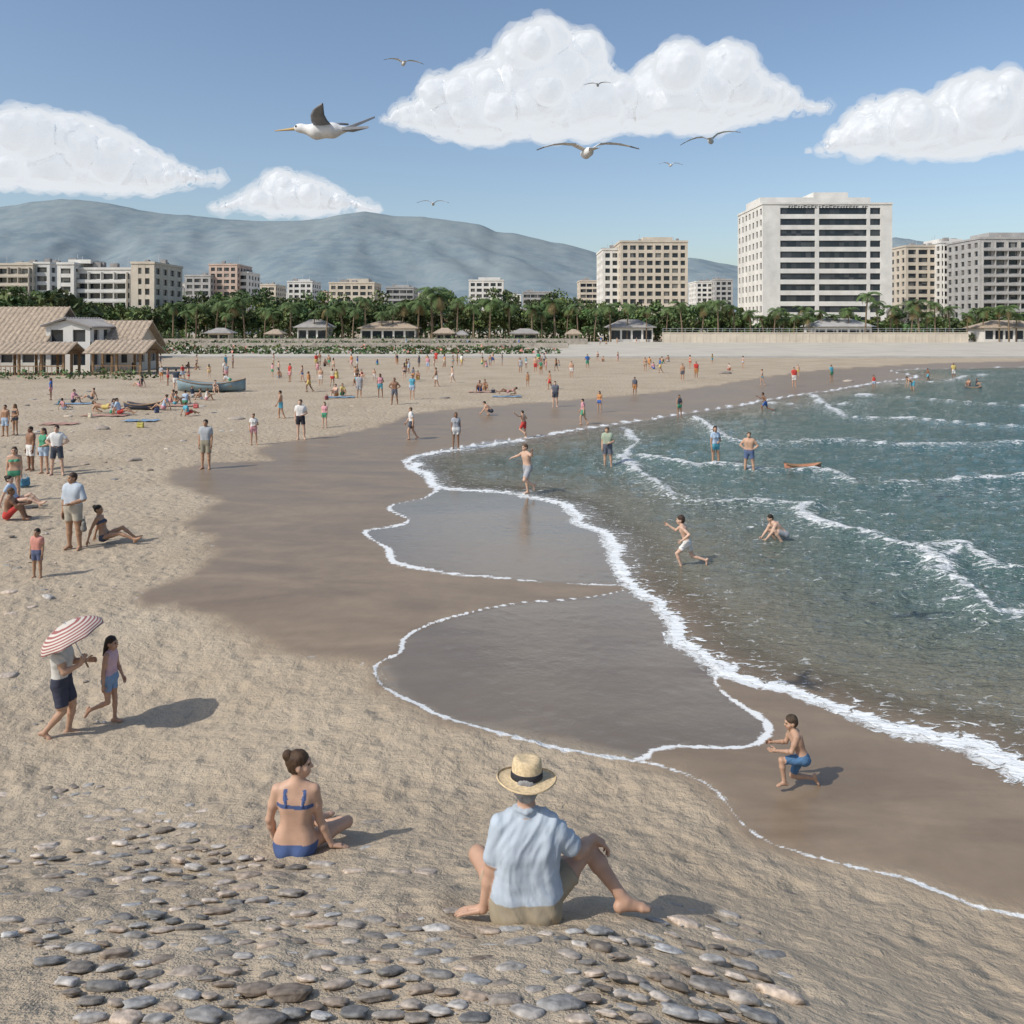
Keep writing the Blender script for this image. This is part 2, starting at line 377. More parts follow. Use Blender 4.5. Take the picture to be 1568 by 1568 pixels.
def figure(name,x,y,z,yaw,st,J,o,h=.02,ground=True):
    sk=A(o.get('skin',(.45,.27,.18))); fem=o.get('fem',False); g=.87 if fem else 1.; g*=o.get('fat',1.)
    shirt=o.get('shirt'); shorts=o.get('shorts'); slv=o.get('sleeve',.55); sl=o.get('slen',.6); bik=o.get('bikini')
    pr=[]
    u,r,f=J['u'],J['r'],J['f']
    def C(a,ra,b_,rb,reg,k=.03): pr.append((('c',A(a,float),ra,A(b_,float),rb),k,reg))
    def E(c,rad,R,reg,k=.02): pr.append((('e',A(c,float),A(rad,float),R),k,reg))
    stn=[(-.05,.07,.092),(.03,.078,.10),(.12,.066,.095),(.20,.066,.095),(.28,.078,.10),(.36,.095,.105),(.43,.115,.085),(.485,.09,.055)]
    if fem: stn=[(-.05,.085,.092),(.02,.088,.098),(.10,.065,.088),(.19,.045,.078),(.27,.055,.082),(.35,.07,.088),(.42,.09,.07),(.475,.075,.045)]
    stn=o.get('stn',stn)
    ft=o.get('fat',1.)
    for hh,w_,rr in stn:
        ad=(.012 if (shirt is not None and hh>.05) or (shorts is not None and hh<.05) else 0)
        c0=u*hh
        C(c0-r*w_*ft,rr*ft+ad,c0+r*w_*ft,rr*ft+ad,'torso',.05)
    if fem and not o.get('child'):
        for s in (-1,1): E(u*.335+r*s*.065+f*.075,(.055,.055,.055),np.eye(3),'torso',.03)
    for s in (-1,1): E(-u*.05+r*s*.07-f*.05,(.08*g,.075,.08*g),np.eye(3),'torso',.04)
    if not fem and shirt is None:
        for s in (-1,1): E(u*.40+r*s*.075-f*.075,(.06,.03,.07),np.eye(3),'torso',.04); E(u*.385+r*s*.07+f*.085,(.07,.03,.05),np.eye(3),'torso',.03)
    nk=J['neck']; hd=J['head']; hs=o.get('hs',1.)
    C(u*.46,.06*g,nk+J['hup']*.07,.05*g,'neck',.04)
    C(J['sL']+r*.06,.05*g,nk,.045*g,'torso',.04); C(J['sR']-r*.06,.05*g,nk,.045*g,'torso',.04)
    if o.get('collar'):
        n_=12; c_=nk+J['hup']*.018
        pts=[c_+r*.066*math.cos(t)+f*.064*math.sin(t)+u*.012*(1 if math.sin(t)<.3 else -1.5) for t in np.arange(n_+1)*2*math.pi/n_]
        for a,b2 in zip(pts[:-1],pts[1:]): C(a,.016,b2,.016,'cl2',.005)
    for q,s in (('L',-1),('R',1)):
        S_,E_,W_=J['s'+q],J['e'+q],J['w'+q]
        C(S_,.056*g,S_+(E_-S_)*.5,.048*g,'uarm'+q); C(S_+(E_-S_)*.5,.048*g,E_,.038*g,'uarm'+q)
        C(E_,.039*g,E_+(W_-E_)*.3,.041*g,'farm',.02); C(E_+(W_-E_)*.3,.041*g,W_,.026*g,'farm',.02)
        if shirt is not None and slv>0:
            C(S_,.060*g,S_+(E_-S_)*slv,.064*g,'uarm'+q,.012)
        H_,K_,A_=J['h'+q],J['k'+q],J['a'+q]
        C(H_,.09*g,H_+(K_-H_)*.5,.075*g,'thigh'+q,.04); C(H_+(K_-H_)*.5,.075*g,K_,.055*g,'thigh'+q,.04)
        C(K_,.053*g,K_+(A_-K_)*.3,.056*g,'shin',.02); C(K_+(A_-K_)*.3,.054*g,K_+(A_-K_)*.9,.034*g,'shin',.02); C(K_+(A_-K_)*.85,.034*g,A_,.034*g,'shin',.02)
        if shorts is not None and sl>.15:
            C(H_,.10*g,H_+(K_-H_)*sl,(.09 if sl<.8 else .074)*g,'thigh'+q,.015)
        fd=J['f'+q]; dn=nrm(A_-K_); dn=nrm(dn-fd*(dn@fd)*.8); o0=A_+dn*.03
        sd=nrm(np.cross(fd,dn))
        C(A_,.034,o0-fd*.045,.034,'foot',.02); C(A_+fd*.01,.032,o0+fd*.12+dn*.012,.024,'foot',.02); C(o0-fd*.04,.03,o0+fd*.11,.024,'foot',.015)
        C(o0+fd*.10+sd*.02+dn*.008,.022,o0+fd*.15+sd*.015+dn*.012,.017,'foot',.012); C(o0+fd*.10-sd*.02+dn*.008,.022,o0+fd*.14-sd*.018+dn*.012,.015,'foot',.012)
        if h<.012:
            for tt in (-1.6,-.6,.4,1.5): C(o0+fd*.12+sd*.017*tt+dn*.012,.012,o0+fd*(.165-.012*abs(tt-.5))+sd*.018*tt+dn*.016,.009,'foot',.006)
        C(W_,.026*g,W_+J['hd'+q]*.075,.026*g,'farm',.015)
    up=J['hup'];lk=J['look']; lk=nrm(lk-up*(lk@up)*.7); rt=nrm(np.cross(lk,up)); up2=np.cross(rt,lk); R=np.stack([rt,lk,up2],1)
    def HP(a): return hd+R@(A(a)*hs)
    def HE(c,rad,reg,k=.012): E(HP(c),A(rad)*hs,R,reg,k*hs)
    HE((0,-.012,.028),(.073,.09,.083),'skin',.02); HE((0,.022,-.03),(.058,.068,.08),'skin',.03); HE((0,.055,-.075),(.032,.03,.028),'skin',.03)
    C(HP((0,.082,.008)),.009*hs,HP((0,.104,-.028)),.0135*hs,'skin',.012)
    HE((0,.078,.028),(.05,.014,.010),'skin',.02)
    for s in (-1,1):
        HE((s*.076,-.005,-.012),(.011,.02,.03),'skin',.006); HE((s*.045,.05,-.03),(.022,.025,.024),'skin',.03)
        if h<.016:
            HE((s*.029,.079,.008),(.014,.009,.007),'eye',.002); HE((s*.03,.084,.026),(.018,.006,.004),'hair',.002)
    if h<.016: HE((0,.085,-.06),(.023,.009,.007),'lip',.004)
    hair=o.get('hair','short')
    if hair!='none':
        HE((0,-.018,.042),(.08,.092,.082),'hair',.01); HE((0,-.045,.0),(.074,.065,.075),'hair',.02)
        if hair=='bun':
            HE((-.0,-.105,.085),(.048,.044,.044),'hair',.008); HE((0,-.07,.03),(.06,.05,.05),'hair',.02)
        if hair=='long':
            for s in (-1,0,1): C(HP((s*.045,-.06,.0)),.045*hs,HP((s*.04,-.105,-.19)),.03*hs,'hair',.02)
            C(HP((0,-.105,-.17)),.035*hs,HP((.01,-.115,-.26)),.015*hs,'hair',.02)
    if o.get('straps'):
        for s in (-1,1):
            pts=[u*.35+r*s*.07-f*.092,u*.45+r*s*.085-f*.07,u*.495+r*s*.07-f*.0,u*.44+r*s*.08+f*.075,u*.37+r*s*.07+f*.12]
            for a,b2 in zip(pts[:-1],pts[1:]): C(a,.009,b2,.009,'bik',.004)
    V,Q=sdf_mesh([(p,k) for p,k,_ in pr],h)
    regs=[x[2] for x in pr]; D=np.stack([pd(V,p) for p,_,_ in pr],1)
    lab=A(regs)[D.argmin(1)]
    col=np.tile(sk,(len(V),1)); mt=np.zeros(len(V),int)
    def setc(mask,c,m_): col[mask]=c; mt[mask]=m_
    s_=V@u
    tor=(lab=='torso')
    hipc=o.get('hem',.09)
    if shirt is not None:
        setc(tor&(s_>hipc),shirt,1); 
        if slv>0:
            for q in 'LR':
                ba=J['e'+q]-J['s'+q]; t=((V-J['s'+q])@ba)/(ba@ba); setc((lab=='uarm'+q)&(t<slv+.12),shirt,1)
            setc((lab=='neck')&(s_<.50),shirt,1)
    if bik is not None:
        if o.get('top',1) : setc(tor&(s_>.325)&(s_<(.36 if o.get('straps') else .40)),bik,1)
        lim=o.get('bh',.05)
        setc(tor&(s_<lim),bik,1)
        for q in 'LR':
            ba=J['k'+q]-J['h'+q]; t=((V-J['h'+q])@ba)/(ba@ba); setc((lab=='thigh'+q)&(t<.06)&((V@u)<lim),bik,1)
    if shorts is not None:
        setc(tor&(s_<=hipc),shorts,1)
        for q in 'LR':
            ba=J['k'+q]-J['h'+q]; t=((V-J['h'+q])@ba)/(ba@ba); setc((lab=='thigh'+q)&(t<sl+.06),shorts,1)
    if bik is not None: setc(lab=='bik',bik,1)
    if shirt is not None: setc(lab=='cl2',A(shirt)*.85,1)
    setc(lab=='hair',A(o.get('hc',(.03,.02,.015))),2)
    setc(lab=='eye',(.03,.02,.02),0); setc(lab=='lip',sk*A([.8,.5,.5]),0)
    fm_=np.sort(mt[Q],1)[:,2]
    if h<.013:   # cloth folds as real relief
        t_=mesh_np('tmp',V,Q); nr_=np.zeros(len(V)*3,np.float32); t_.vertices.foreach_get('normal',nr_) if not hasattr(t_,'vertex_normals') else t_.vertex_normals.foreach_get('vector',nr_)
        nr_=nr_.reshape(-1,3); bpy.data.meshes.remove(t_)
        if shirt is not None or shorts is not None:
            a_=V@r;b2=V@u;c2=V@f
            fo_=fbm(a_*11+.9*np.sin(b2*7),b2*3.2+c2*4,3,5); fo_=-np.abs(fo_)*1.6+.35
            fo2=fbm(a_*5+b2*9,b2*10-a_*3,2,9)
            V=V+nr_*((mt==1)*(fo_*.018+fo2*.010*np.clip(1.2-np.abs(b2-.1)*4,0,1)))[:,None]
        V=V+nr_*((mt==2)*fbm(V[:,0]*60,V[:,1]*60+V[:,2]*14,2,3)*.006)[:,None]
    for q,s in (('L',-1),('R',1)):
        d_=J['hd'+q]; nn=J.get('pn'+q,-r*s); ss=J.get('ts'+q,f if abs(f@d_)<.9 else u)
        if abs(nrm(ss)@d_)>.95: ss=A([0,0,1.])
        if abs(nrm(ss)@d_)>.95: ss=r
        segs=hand_segs(J['w'+q]+d_*.01,d_,nn,A(ss,float),J.get('curl'+q,.35),.95*g*(1.0))
        if h<.012:
            v2,q2=sdf_mesh([(('c',a,ra,b2,rb),.010 if kk else .003) for a,ra,b2,rb,kk in segs],.0042)
            Q=np.vstack([Q,q2+len(V)]); V=np.vstack([V,v2]); col=np.vstack([col,np.tile(sk,(len(v2),1))]); fm_=np.concatenate([fm_,np.zeros(len(q2),int)])
        else:
            for a,ra,b2,rb,kk in segs:
                v2,q2=tube(a,ra,b2,rb,4 if h>.015 else 5)
                Q=np.vstack([Q,q2+len(V)]); V=np.vstack([V,v2]); col=np.vstack([col,np.tile(sk,(len(v2),1))]); fm_=np.concatenate([fm_,np.zeros(len(q2),int)])
    z0=V[:,2].min() if ground else 0
    V=V-A([0,0,z0])
    me=mesh_np(name+'_body',V,Q,[M_skin,M_cloth,M_hair],True,fm_,col=col)
    root=link(bpy.data.objects.new(name,me)); k=st/1.75
    root.location=(x,y,z-.01); root.rotation_euler=(0,0,math.radians(yaw)); root.scale=(k,k,k)
    return root,-z0,R
SK=[(.50,.31,.21),(.36,.21,.13),(.24,.13,.08),(.56,.37,.27),(.42,.25,.16)]
PAL=[(.5,.06,.05),(.05,.14,.4),(.68,.66,.62),(.06,.07,.09),(.6,.47,.16),(.08,.3,.18),(.6,.3,.33),(.1,.35,.45),(.35,.36,.38),(.5,.24,.1),(.4,.5,.62),(.45,.4,.32),(.7,.68,.65),(.12,.13,.16)]
def outfit(i,fem=False,bare=False):
    r=random.Random(i*7+1)
    o=dict(skin=r.choice(SK),hc=r.choice([(.02,.015,.01),(.05,.03,.02),(.1,.06,.03)]),fem=fem,fat=r.uniform(.92,1.12))
    if fem:
        o['hair']=r.choice(['long','bun','long'])
        if r.random()<.45: o['bikini']=r.choice(PAL)
        else: o['shirt']=r.choice(PAL);o['shorts']=r.choice(PAL);o['slen']=r.choice([.3,.45,.5]);o['sleeve']=r.choice([.0,.4])
    else:
        o['shorts']=r.choice(PAL);o['slen']=r.choice([.55,.7])
        if not bare and r.random()<.55: o['shirt']=r.choice(PAL)
    return o
POSE={
'stand':lambda fem:mkJ(fem=fem),
'stand2':lambda fem:mkJ(fem=fem,aL=((-.35,.0,-1),(.7,.5,-.25)),lL=((-.14,.05,-1),(-.05,-.05,-1)),lR=((.02,0,-1),(0,-.02,-1)),look=(.5,1,0)),
'hips':lambda fem:mkJ(fem=fem,aL=((-.75,-.1,-1),(.75,.25,-.55)),aR=((.75,-.1,-1),(-.75,.25,-.55)),lL=((-.15,0,-1),(-.1,0,-1)),lR=((.12,0,-1),(.06,0,-1))),
'walk':lambda fem:mkJ(fem=fem,lean=(0,.06,1),lL=((-.03,.42,-1),(-.02,-.1,-1)),lR=((.03,-.22,-1),(.02,-.62,-1)),aL=((-.15,-.4,-1),(-.05,.05,-1)),aR=((.15,.3,-1),(.05,.65,-1)),fR=(.1,1,-.5)),
'walk2':lambda fem:mkJ(fem=fem,lean=(0,.05,1),lR=((.03,.3,-1),(.02,-.05,-1)),lL=((-.03,-.2,-1),(-.02,-.4,-1)),aR=((.15,-.25,-1),(.05,.1,-1)),aL=((-.15,.3,-1),(-.05,.5,-1)),fL=(-.1,1,-.3)),
'run':lambda fem:mkJ(fem=fem,lean=(0,.3,1),lL=((-.03,.75,-.8),(-.02,-.35,-1)),lR=((.03,-.35,-1),(.02,-1,-.25)),aL=((-.4,-.8,-.6),(-.1,.6,-.5)),aR=((.3,.7,-.6),(0,.8,.5)),fR=(.1,.2,-1)),
'sit':lambda fem:mkJ(fem=fem,lean=(0,-.28,1),lL=((-.08,1,.5),(-.03,.9,-.75)),lR=((.1,1,.25),(.03,1,-.4)),aL=((-.15,-.5,-1),(-.1,-.3,-1)),aR=((.15,-.45,-1),(.1,-.25,-1)),fL=(-.1,.8,.5),fR=(.1,.8,.6)),
'sitk':lambda fem:mkJ(fem=fem,lean=(0,.12,1),lL=((-.15,.85,.75),(-.0,.35,-1)),lR=((.15,.85,.75),(.0,.35,-1)),aL=((-.1,.75,-.75),(.3,.8,.1)),aR=((.1,.75,-.75),(-.3,.8,.1))),
'crouch':lambda fem:mkJ(fem=fem,lean=(0,.75,.75),lL=((-.25,.9,.35),(-.05,-.6,-.9)),lR=((.25,.9,.2),(.05,-.65,-.9)),aL=((-.1,.55,-1),(.1,.5,-.6)),aR=((.1,.55,-1),(-.1,.5,-.6)),look=(0,1,-.4)),
'bend':lambda fem:mkJ(fem=fem,lean=(0,.9,.5),lL=((-.1,.1,-1),(-.05,-.1,-1)),lR=((.1,.25,-1),(.05,-.15,-1)),aL=((-.1,.2,-1),(0,.2,-1)),aR=((.1,.2,-1),(0,.2,-1)),look=(0,1,-.7)),
'lie':lambda fem:mkJ(fem=fem,lean=(0,-1,.22),lL=((-.1,1,.55),(-.05,.75,-.9)),lR=((.1,1,.03),(.03,1,-.05)),aL=((-.3,-.5,-.7),(-.1,.5,-.3)),aR=((.3,-.3,-.75),(.1,.6,-.15)),fL=(0,.8,.4),fR=(.1,.3,1),look=(0,.6,1)),
'kneel':lambda fem:mkJ(fem=fem,lean=(0,.33,1),lL=((-.1,.80,.02),(-.03,-.12,-1)),lR=((.08,.35,-.95),(.03,-1,-.12)),aL=((-.1,.4,-1),(.15,1,.0)),aR=((.12,.35,-1),(-.15,1,.05)),fR=(0,-.35,-1),look=(0,1,-.2)),
'armsout':lambda fem:mkJ(fem=fem,lean=(.0,.15,1),lL=((-.1,.55,-1),(-.05,-.95,-.55)),lR=((.05,-.05,-1),(.05,-.15,-1)),aL=((-1,.2,-.05),(-.6,.3,.5)),aR=((.9,.1,-.45),(.8,.3,-.3)),fL=(0,.3,-1)),
}
cnt_p=0
def person(kind,px,py,yaw,st,fem=False,bare=False,o=None,h=None,name=None,**kw):
    global cnt_p; cnt_p+=1
    x,y,z=place(px,py); oo=outfit(cnt_p,fem,bare)
    if y>127: z=.40
    if o: oo.update(o)
    oo.update(kw)
    if name is None:
        name=('child' if st<1.3 else ('woman' if fem else 'man'))
    if st<1.3: oo['hs']=1.22; oo['child']=True
    if h is None: h=.015 if y<30 else (.022 if y<55 else .03)
    return figure(name,x,y,z,yaw,st,POSE[kind](fem),oo,h)
# ---- seated man in straw hat (foreground)
x,y,z=place(806,1412)
J=mkJ(lean=(0.0,.03,1),fem=False,look=(.08,1,-.05))
def P3(*a): return A(a,float)
J['neck']=J['neck']+A([0,0,.015]);J['head']=J['head']+A([0,0,.02])
J['sL']=P3(-.158,-.01,.470);J['sR']=P3(.158,-.01,.470)
J['eL']=P3(-.215,.01,.19);J['wL']=P3(-.262,-.0,-.045);J['hdL']=nrm((-.85,.20,-.22));J['pnL']=P3(0,0,-1);J['tsL']=P3(.3,1,0);J['curlL']=.12
J['eR']=P3(.315,.06,.26);J['wR']=P3(.43,.245,.235);J['hdR']=nrm((.75,.35,-.62));J['pnR']=P3(-.6,0,-.8);J['tsR']=P3(-.3,1,0);J['curlR']=.45
J['hL']=P3(-.09,.02,-.01);J['kL']=P3(-.31,.36,.06);J['aL']=P3(-.02,.56,-.20);J['fL']=nrm((1,.25,0))
J['hR']=P3(.09,.02,-.01);J['kR']=P3(.39,.26,.17);J['aR']=P3(.62,.18,-.12);J['fR']=nrm((1,.12,-.08))
stm=[(-.06,.115,.092),(.02,.105,.10),(.10,.09,.10),(.20,.082,.098),(.28,.085,.10),(.36,.098,.102),(.43,.11,.085),(.485,.085,.055)]
man,zo,Rm=figure('seated_man',x,y,z+.12*1.1,0,1.75*1.12,J,dict(skin=(.47,.29,.2),shirt=(.44,.50,.56),shorts=(.33,.28,.2),slen=.5,sleeve=.70,hair='short',hc=(.3,.29,.28),hem=.045,fat=1.0,collar=True,stn=stm),h=.0085,ground=False)
def lathe(name,prof,mat,n=48,parent=None,sq=1.,wob=0.):
    pr_=A(prof); an=np.arange(n)*2*math.pi/n
    V=[];
    for rr,zz in pr_:
        V.append(np.stack([rr*np.cos(an)*sq,rr*np.sin(an),zz+wob*rr*np.cos(2*an)],1))
    V=np.vstack(V); fs=[]
    for i in range(len(pr_)-1):
        for j in range(n): k=(j+1)%n; fs.append((i*n+j,i*n+k,(i+1)*n+k,(i+1)*n+j))
    me=mesh_np(name,V,fs,[mat]); return link(bpy.data.objects.new(name,me),parent)
hc=J['head']; 
hat=bpy.data.objects.new('straw_hat',None); link(hat,man); hat.location=Vector(hc+A([0,-.005,.045])); hat.rotation_euler=(math.radians(-4),math.radians(2),0); hat.scale=(1.12,1.08,1.15)
lathe('crown_and_brim',[(.165,.004),(.17,-.002),(.166,-.006),(.13,-.002),(.10,.001),(.088,.004),(.086,.03),(.083,.07),(.079,.095),(.068,.106),(.045,.104),(.02,.098),(.001,.098)],M_straw,parent=hat,sq=.97,wob=.05)
M_band=simple('hat_band',(.03,.03,.035),.8,.2,20)
lathe('band',[(.0885,.008),(.0905,.01),(.0885,.040),(.0865,.042)],M_band,parent=hat,sq=.975,wob=0)
# ---- seated woman
x,y,z=place(452,1308)
J=mkJ(lean=(.03,.02,1),fem=True,look=(1,.2,.02))
J['sL']=P3(-.155,0,.455);J['sR']=P3(.165,0,.455)
J['eL']=P3(-.225,.02,.19);J['wL']=P3(-.20,.10,-.03);J['hdL']=nrm((-.3,.8,-.25));J['pnL']=P3(0,0,-1);J['tsL']=P3(1,0,0);J['curlL']=.12
J['eR']=P3(.20,.04,.18);J['wR']=P3(.30,.06,-.06);J['hdR']=nrm((.8,.3,-.25));J['pnR']=P3(0,0,-1);J['tsR']=P3(-.5,1,0);J['curlR']=.12
J['hL']=P3(-.088,.02,-.01);J['kL']=P3(-.16,.45,-.03);J['aL']=P3(.05,.75,-.22);J['fL']=nrm((.5,1,0))
J['hR']=P3(.088,.02,-.01);J['kR']=P3(.39,.30,.0);J['aR']=P3(.10,.56,-.17);J['fR']=nrm((-1,.4,0))
wom,_,_=figure('seated_woman',x,y,z+.11*1.05,0,1.72*1.06,J,dict(skin=(.52,.33,.23),fem=True,bikini=(.07,.11,.24),bh=.03,straps=True,hair='bun',hc=(.07,.04,.022)),h=.009,ground=False)
# ---- man with umbrella
x,y,z=place(94,1128)
J=mkJ(lean=(0,.03,1),lL=((-.02,.32,-1),(-.02,-.15,-1)),lR=((.03,.12,-1),(.02,-.85,-1)),aR=((.15,.35,-1),(-.2,1,.45)),aL=((-.25,.35,-1),(.35,1,.15)),fR=(.1,1,-.5),look=(.1,1,0),hr=(0,.35,1))
J['curlR']=.95
um,zo,_=figure('man_with_umbrella',x,y,z,-80,1.46,J,dict(skin=(.45,.28,.19),shirt=(.58,.56,.51),shorts=(.05,.055,.08),slen=.75,sleeve=.35,hair='short',hc=(.05,.04,.035),fat=1.12),h=.0115)
def umbrella(parent,base,R_=.50):
    e=link(bpy.data.objects.new('umbrella',None),parent); e.location=Vector(base); e.rotation_euler=(math.radians(24),math.radians(4),0)
    n=64; rr=np.linspace(0,1,18); V=[]
    for t in rr:
        an=np.arange(n)*2*math.pi/n; sc_=1-.07*t*t*np.abs(np.sin(an*4))
        rad=R_*np.sin(t*1.15)/np.sin(1.15)*sc_; zz=.64-.24*(1-np.cos(t*1.25))/(1-math.cos(1.25))+ .015*t*np.abs(np.sin(an*4))
        V.append(np.stack([rad*np.cos(an),rad*np.sin(an),zz+0*an],1))
    V=np.vstack(V); fs=[(i*n+j,i*n+(j+1)%n,(i+1)*n+(j+1)%n,(i+1)*n+j) for i in range(17) for j in range(n)]
    m,nt,b=newmat('umbrella_fabric')
    v=objc(nt); s=N(nt,'ShaderNodeSeparateXYZ'); nt.links.new(v,s.inputs[0])
    w_=mth(nt,'SINE',mth(nt,'MULTIPLY',s.outputs[2],190.)); w_=mrange(nt,w_,-.1,.1)
    nt.links.new(mixc(nt,w_,(.30,.10,.09),(.58,.53,.46)),b.inputs['Base Color']); b.inputs['Roughness'].default_value=.7
    me=mesh_np('canopy',V,fs,[m]); c=link(bpy.data.objects.new('canopy',me),e)
    so=c.modifiers.new('s','SOLIDIFY'); so.thickness=.004
    for nm,a,b2,r_ in (('shaft',P3(0,0,-.12),P3(0,0,.69),.007),('handle',P3(0,0,-.14),P3(0,0,-.02),.014)):
        v,q=tube(a,r_,b2,r_,10); link(bpy.data.objects.new(nm,mesh_np(nm,v,q,[M_metal if nm=='shaft' else M_wood])),e)
    for i in range(8):
        a=i*math.pi/4
        pts=[P3(R_*math.sin(t*1.15)/math.sin(1.15)*math.cos(a),R_*math.sin(t*1.15)/math.sin(1.15)*math.sin(a),.632-.24*(1-math.cos(t*1.25))/(1-math.cos(1.25))) for t in (0,.3,.6,.8,1)]
        VV=[];QQ=[];n0=0
        for p,q_ in zip(pts[:-1],pts[1:]):
            v,q=tube(p,.004,q_,.004,4); VV.append(v);QQ.append(q+n0);n0+=len(v)
        link(bpy.data.objects.new('rib_%d'%i,mesh_np('rib',np.vstack(VV),np.vstack(QQ),[M_metal])),e)
hp=J['wR']+A([0,0,zo])+J['hdR']*.07+A([0,.03,0])
umbrella(um,hp)
# ---- girl
x,y,z=place(168,1108)
J=mkJ(lean=(0,.04,1),fem=True,lL=((-.02,.12,-1),(-.02,-.02,-1)),lR=((.03,.05,-1),(.02,-1,-.45)),aR=((.2,-.1,-1),(.1,.05,-1)),aL=((-.2,.1,-1),(-.05,.4,-1)),fR=(0,-.3,-1),fL=(-.1,1,0))
figure('girl',x,y,z,-95,1.22,J,dict(skin=(.42,.25,.17),fem=True,child=True,hs=1.16,shirt=(.55,.38,.42),sleeve=0,shorts=(.2,.3,.45),slen=.45,hair='long',hc=(.03,.02,.015)),h=.0125)
# ---- kneeling boy
x,y,z=place(1228,1207)
figure('kneeling_boy',x,y,z,88,1.03,POSE['kneel'](False),dict(skin=(.45,.28,.19),child=True,hs=1.2,shorts=(.08,.17,.3),slen=.8,hair='short',hc=(.06,.04,.025)),h=.0115)
# ---- others
L=[('stand2',112,840,170,1.75,0,dict(shirt=(.45,.5,.55),shorts=(.4,.36,.29),sleeve=.9)),
('stand',57,885,175,1.0,0,dict(shirt=(.55,.25,.2),shorts=(.1,.12,.2))),
('sit',160,832,-88,1.62,1,dict(bikini=(.06,.07,.1),shirt=None,shorts=None)),
('stand',315,718,178,1.78,0,dict(shirt=(.36,.38,.4),shorts=(.3,.27,.2))),
('stand',47,720,150,1.55,0,{}),('stand2',67,725,170,1.58,1,{}),('hips',87,727,190,1.7,0,dict(shirt=(.66,.66,.64))),
('stand',22,768,200,1.6,1,{}),('sit',22,778,-85,1.6,1,{}),('sitk',12,796,-70,1.5,0,{}),
('stand',8,668,180,1.45,0,{}),('stand2',23,666,160,1.45,1,{}),
('armsout',808,757,120,1.62,0,dict(bare=1)),('run',1052,870,75,1.28,0,dict(bare=1)),('crouch',1200,832,95,1.35,0,dict(bare=1)),
('stand2',930,716,170,1.55,0,dict(shirt=(.35,.4,.3),shorts=(.12,.13,.16))),('stand2',1095,717,200,1.62,1,{}),('hips',1147,726,160,1.55,0,dict(bare=1,shorts=(.1,.14,.25))),
('stand2',460,673,190,1.82,0,dict(shorts=(.03,.03,.04))),('walk2',430,641,100,1.55,0,{}),('stand',497,655,170,1.3,1,{}),('stand2',388,681,200,1.35,1,{}),
('walk',630,673,100,1.5,0,{}),('stand',698,687,190,1.58,1,{}),('crouch',752,636,90,1.5,0,{}),('armsout',802,670,60,1.3,0,dict(bare=1)),
('walk',893,650,80,1.4,0,{}),('stand',918,632,150,1.3,1,{}),('stand',850,623,180,1.62,0,{}),('walk',842,596,90,1.5,0,{}),
('stand',972,605,180,1.35,0,{}),('stand2',1040,640,200,1.35,1,{}),('run',1172,632,70,1.4,0,dict(bare=1)),
('stand',1216,592,180,1.65,0,{}),('walk2',1167,590,90,1.4,1,{}),('stand',1045,583,180,1.6,0,{}),('stand',1066,579,180,1.6,0,{}),
('stand',1273,583,200,1.5,0,{}),('stand',1338,597,170,1.25,1,{}),('bend',1398,601,90,1.6,0,dict(bare=1)),('walk',1421,584,90,1.3,0,dict(bare=1)),('stand2',1460,580,180,1.6,0,{}),
('sitk',1484,592,120,1.3,0,{}),('sitk',1495,592,220,1.3,1,{}),
('stand',875,578,180,1.6,0,{}),('stand',820,570,180,1.65,0,{}),('stand2',828,574,200,1.5,1,{}),('stand',797,571,180,1.6,1,{}),('stand',655,569,180,1.7,0,{}),
('stand',988,569,180,1.6,1,{}),('walk',1011,571,90,1.6,0,{}),('walk',473,600,90,1.6,0,{}),('walk2',463,585,100,1.5,1,{}),('stand',491,590,180,1.5,0,{}),
('stand',550,609,180,1.7,0,{}),('stand2',582,609,190,1.7,1,{}),('hips',604,620,180,1.75,0,{}),('stand',631,612,180,1.7,1,{}),('sitk',515,607,150,1.6,0,{}),('sitk',524,606,210,1.6,1,{}),
('sitk',735,600,160,1.6,0,{}),('sitk',742,598,200,1.6,1,{}),('lie',778,606,90,1.6,1,{}),('stand',808,592,180,1.2,1,{}),('walk',693,586,90,1.5,0,{}),('walk2',668,592,90,1.6,0,{}),('stand',573,583,180,1.1,0,{}),
('lie',160,633,-90,1.75,0,{}),('sit',183,636,-80,1.7,0,{}),('sitk',172,634,-90,1.6,1,{}),('sitk',112,617,-90,1.6,0,{}),('sitk',268,620,-60,1.6,1,{}),('sit',262,618,80,1.6,0,{}),
('bend',352,596,90,1.5,0,{}),('sitk',640,582,180,1.6,0,{}),('stand',1222,575,180,1.1,0,{})]
for i,(k,a,b_,yw,st,fem,oo) in enumerate(L):
    oo=dict(oo); bare=oo.pop('bare',0)
    person(k,a,b_,yw,st,bool(fem),bool(bare),**oo)
rr=random.Random(5)
for i in range(92):
    a=rr.uniform(245,860) if i<80 else rr.uniform(880,1150); b_=rr.uniform(557,592) if a<640 else rr.uniform(553,568)
    k_=rr.choice(['stand','stand','walk','sitk','stand2','sitk','hips','walk2'])
    if i<12: a=rr.uniform(60,330); b_=rr.uniform(592,650); k_=rr.choice(['sitk','sit','stand','sitk'])
    fem=rr.random()<.5
    person(k_,a,b_,rr.uniform(0,360),rr.uniform(1.3,1.75),fem,h=.036)
for i in range(16): person(rr.choice(['stand','walk','sitk']),rr.uniform(620,800) if i<11 else rr.uniform(880,985),rr.uniform(526,531),rr.uniform(90,270),1.7,rr.random()<.5,h=.045)
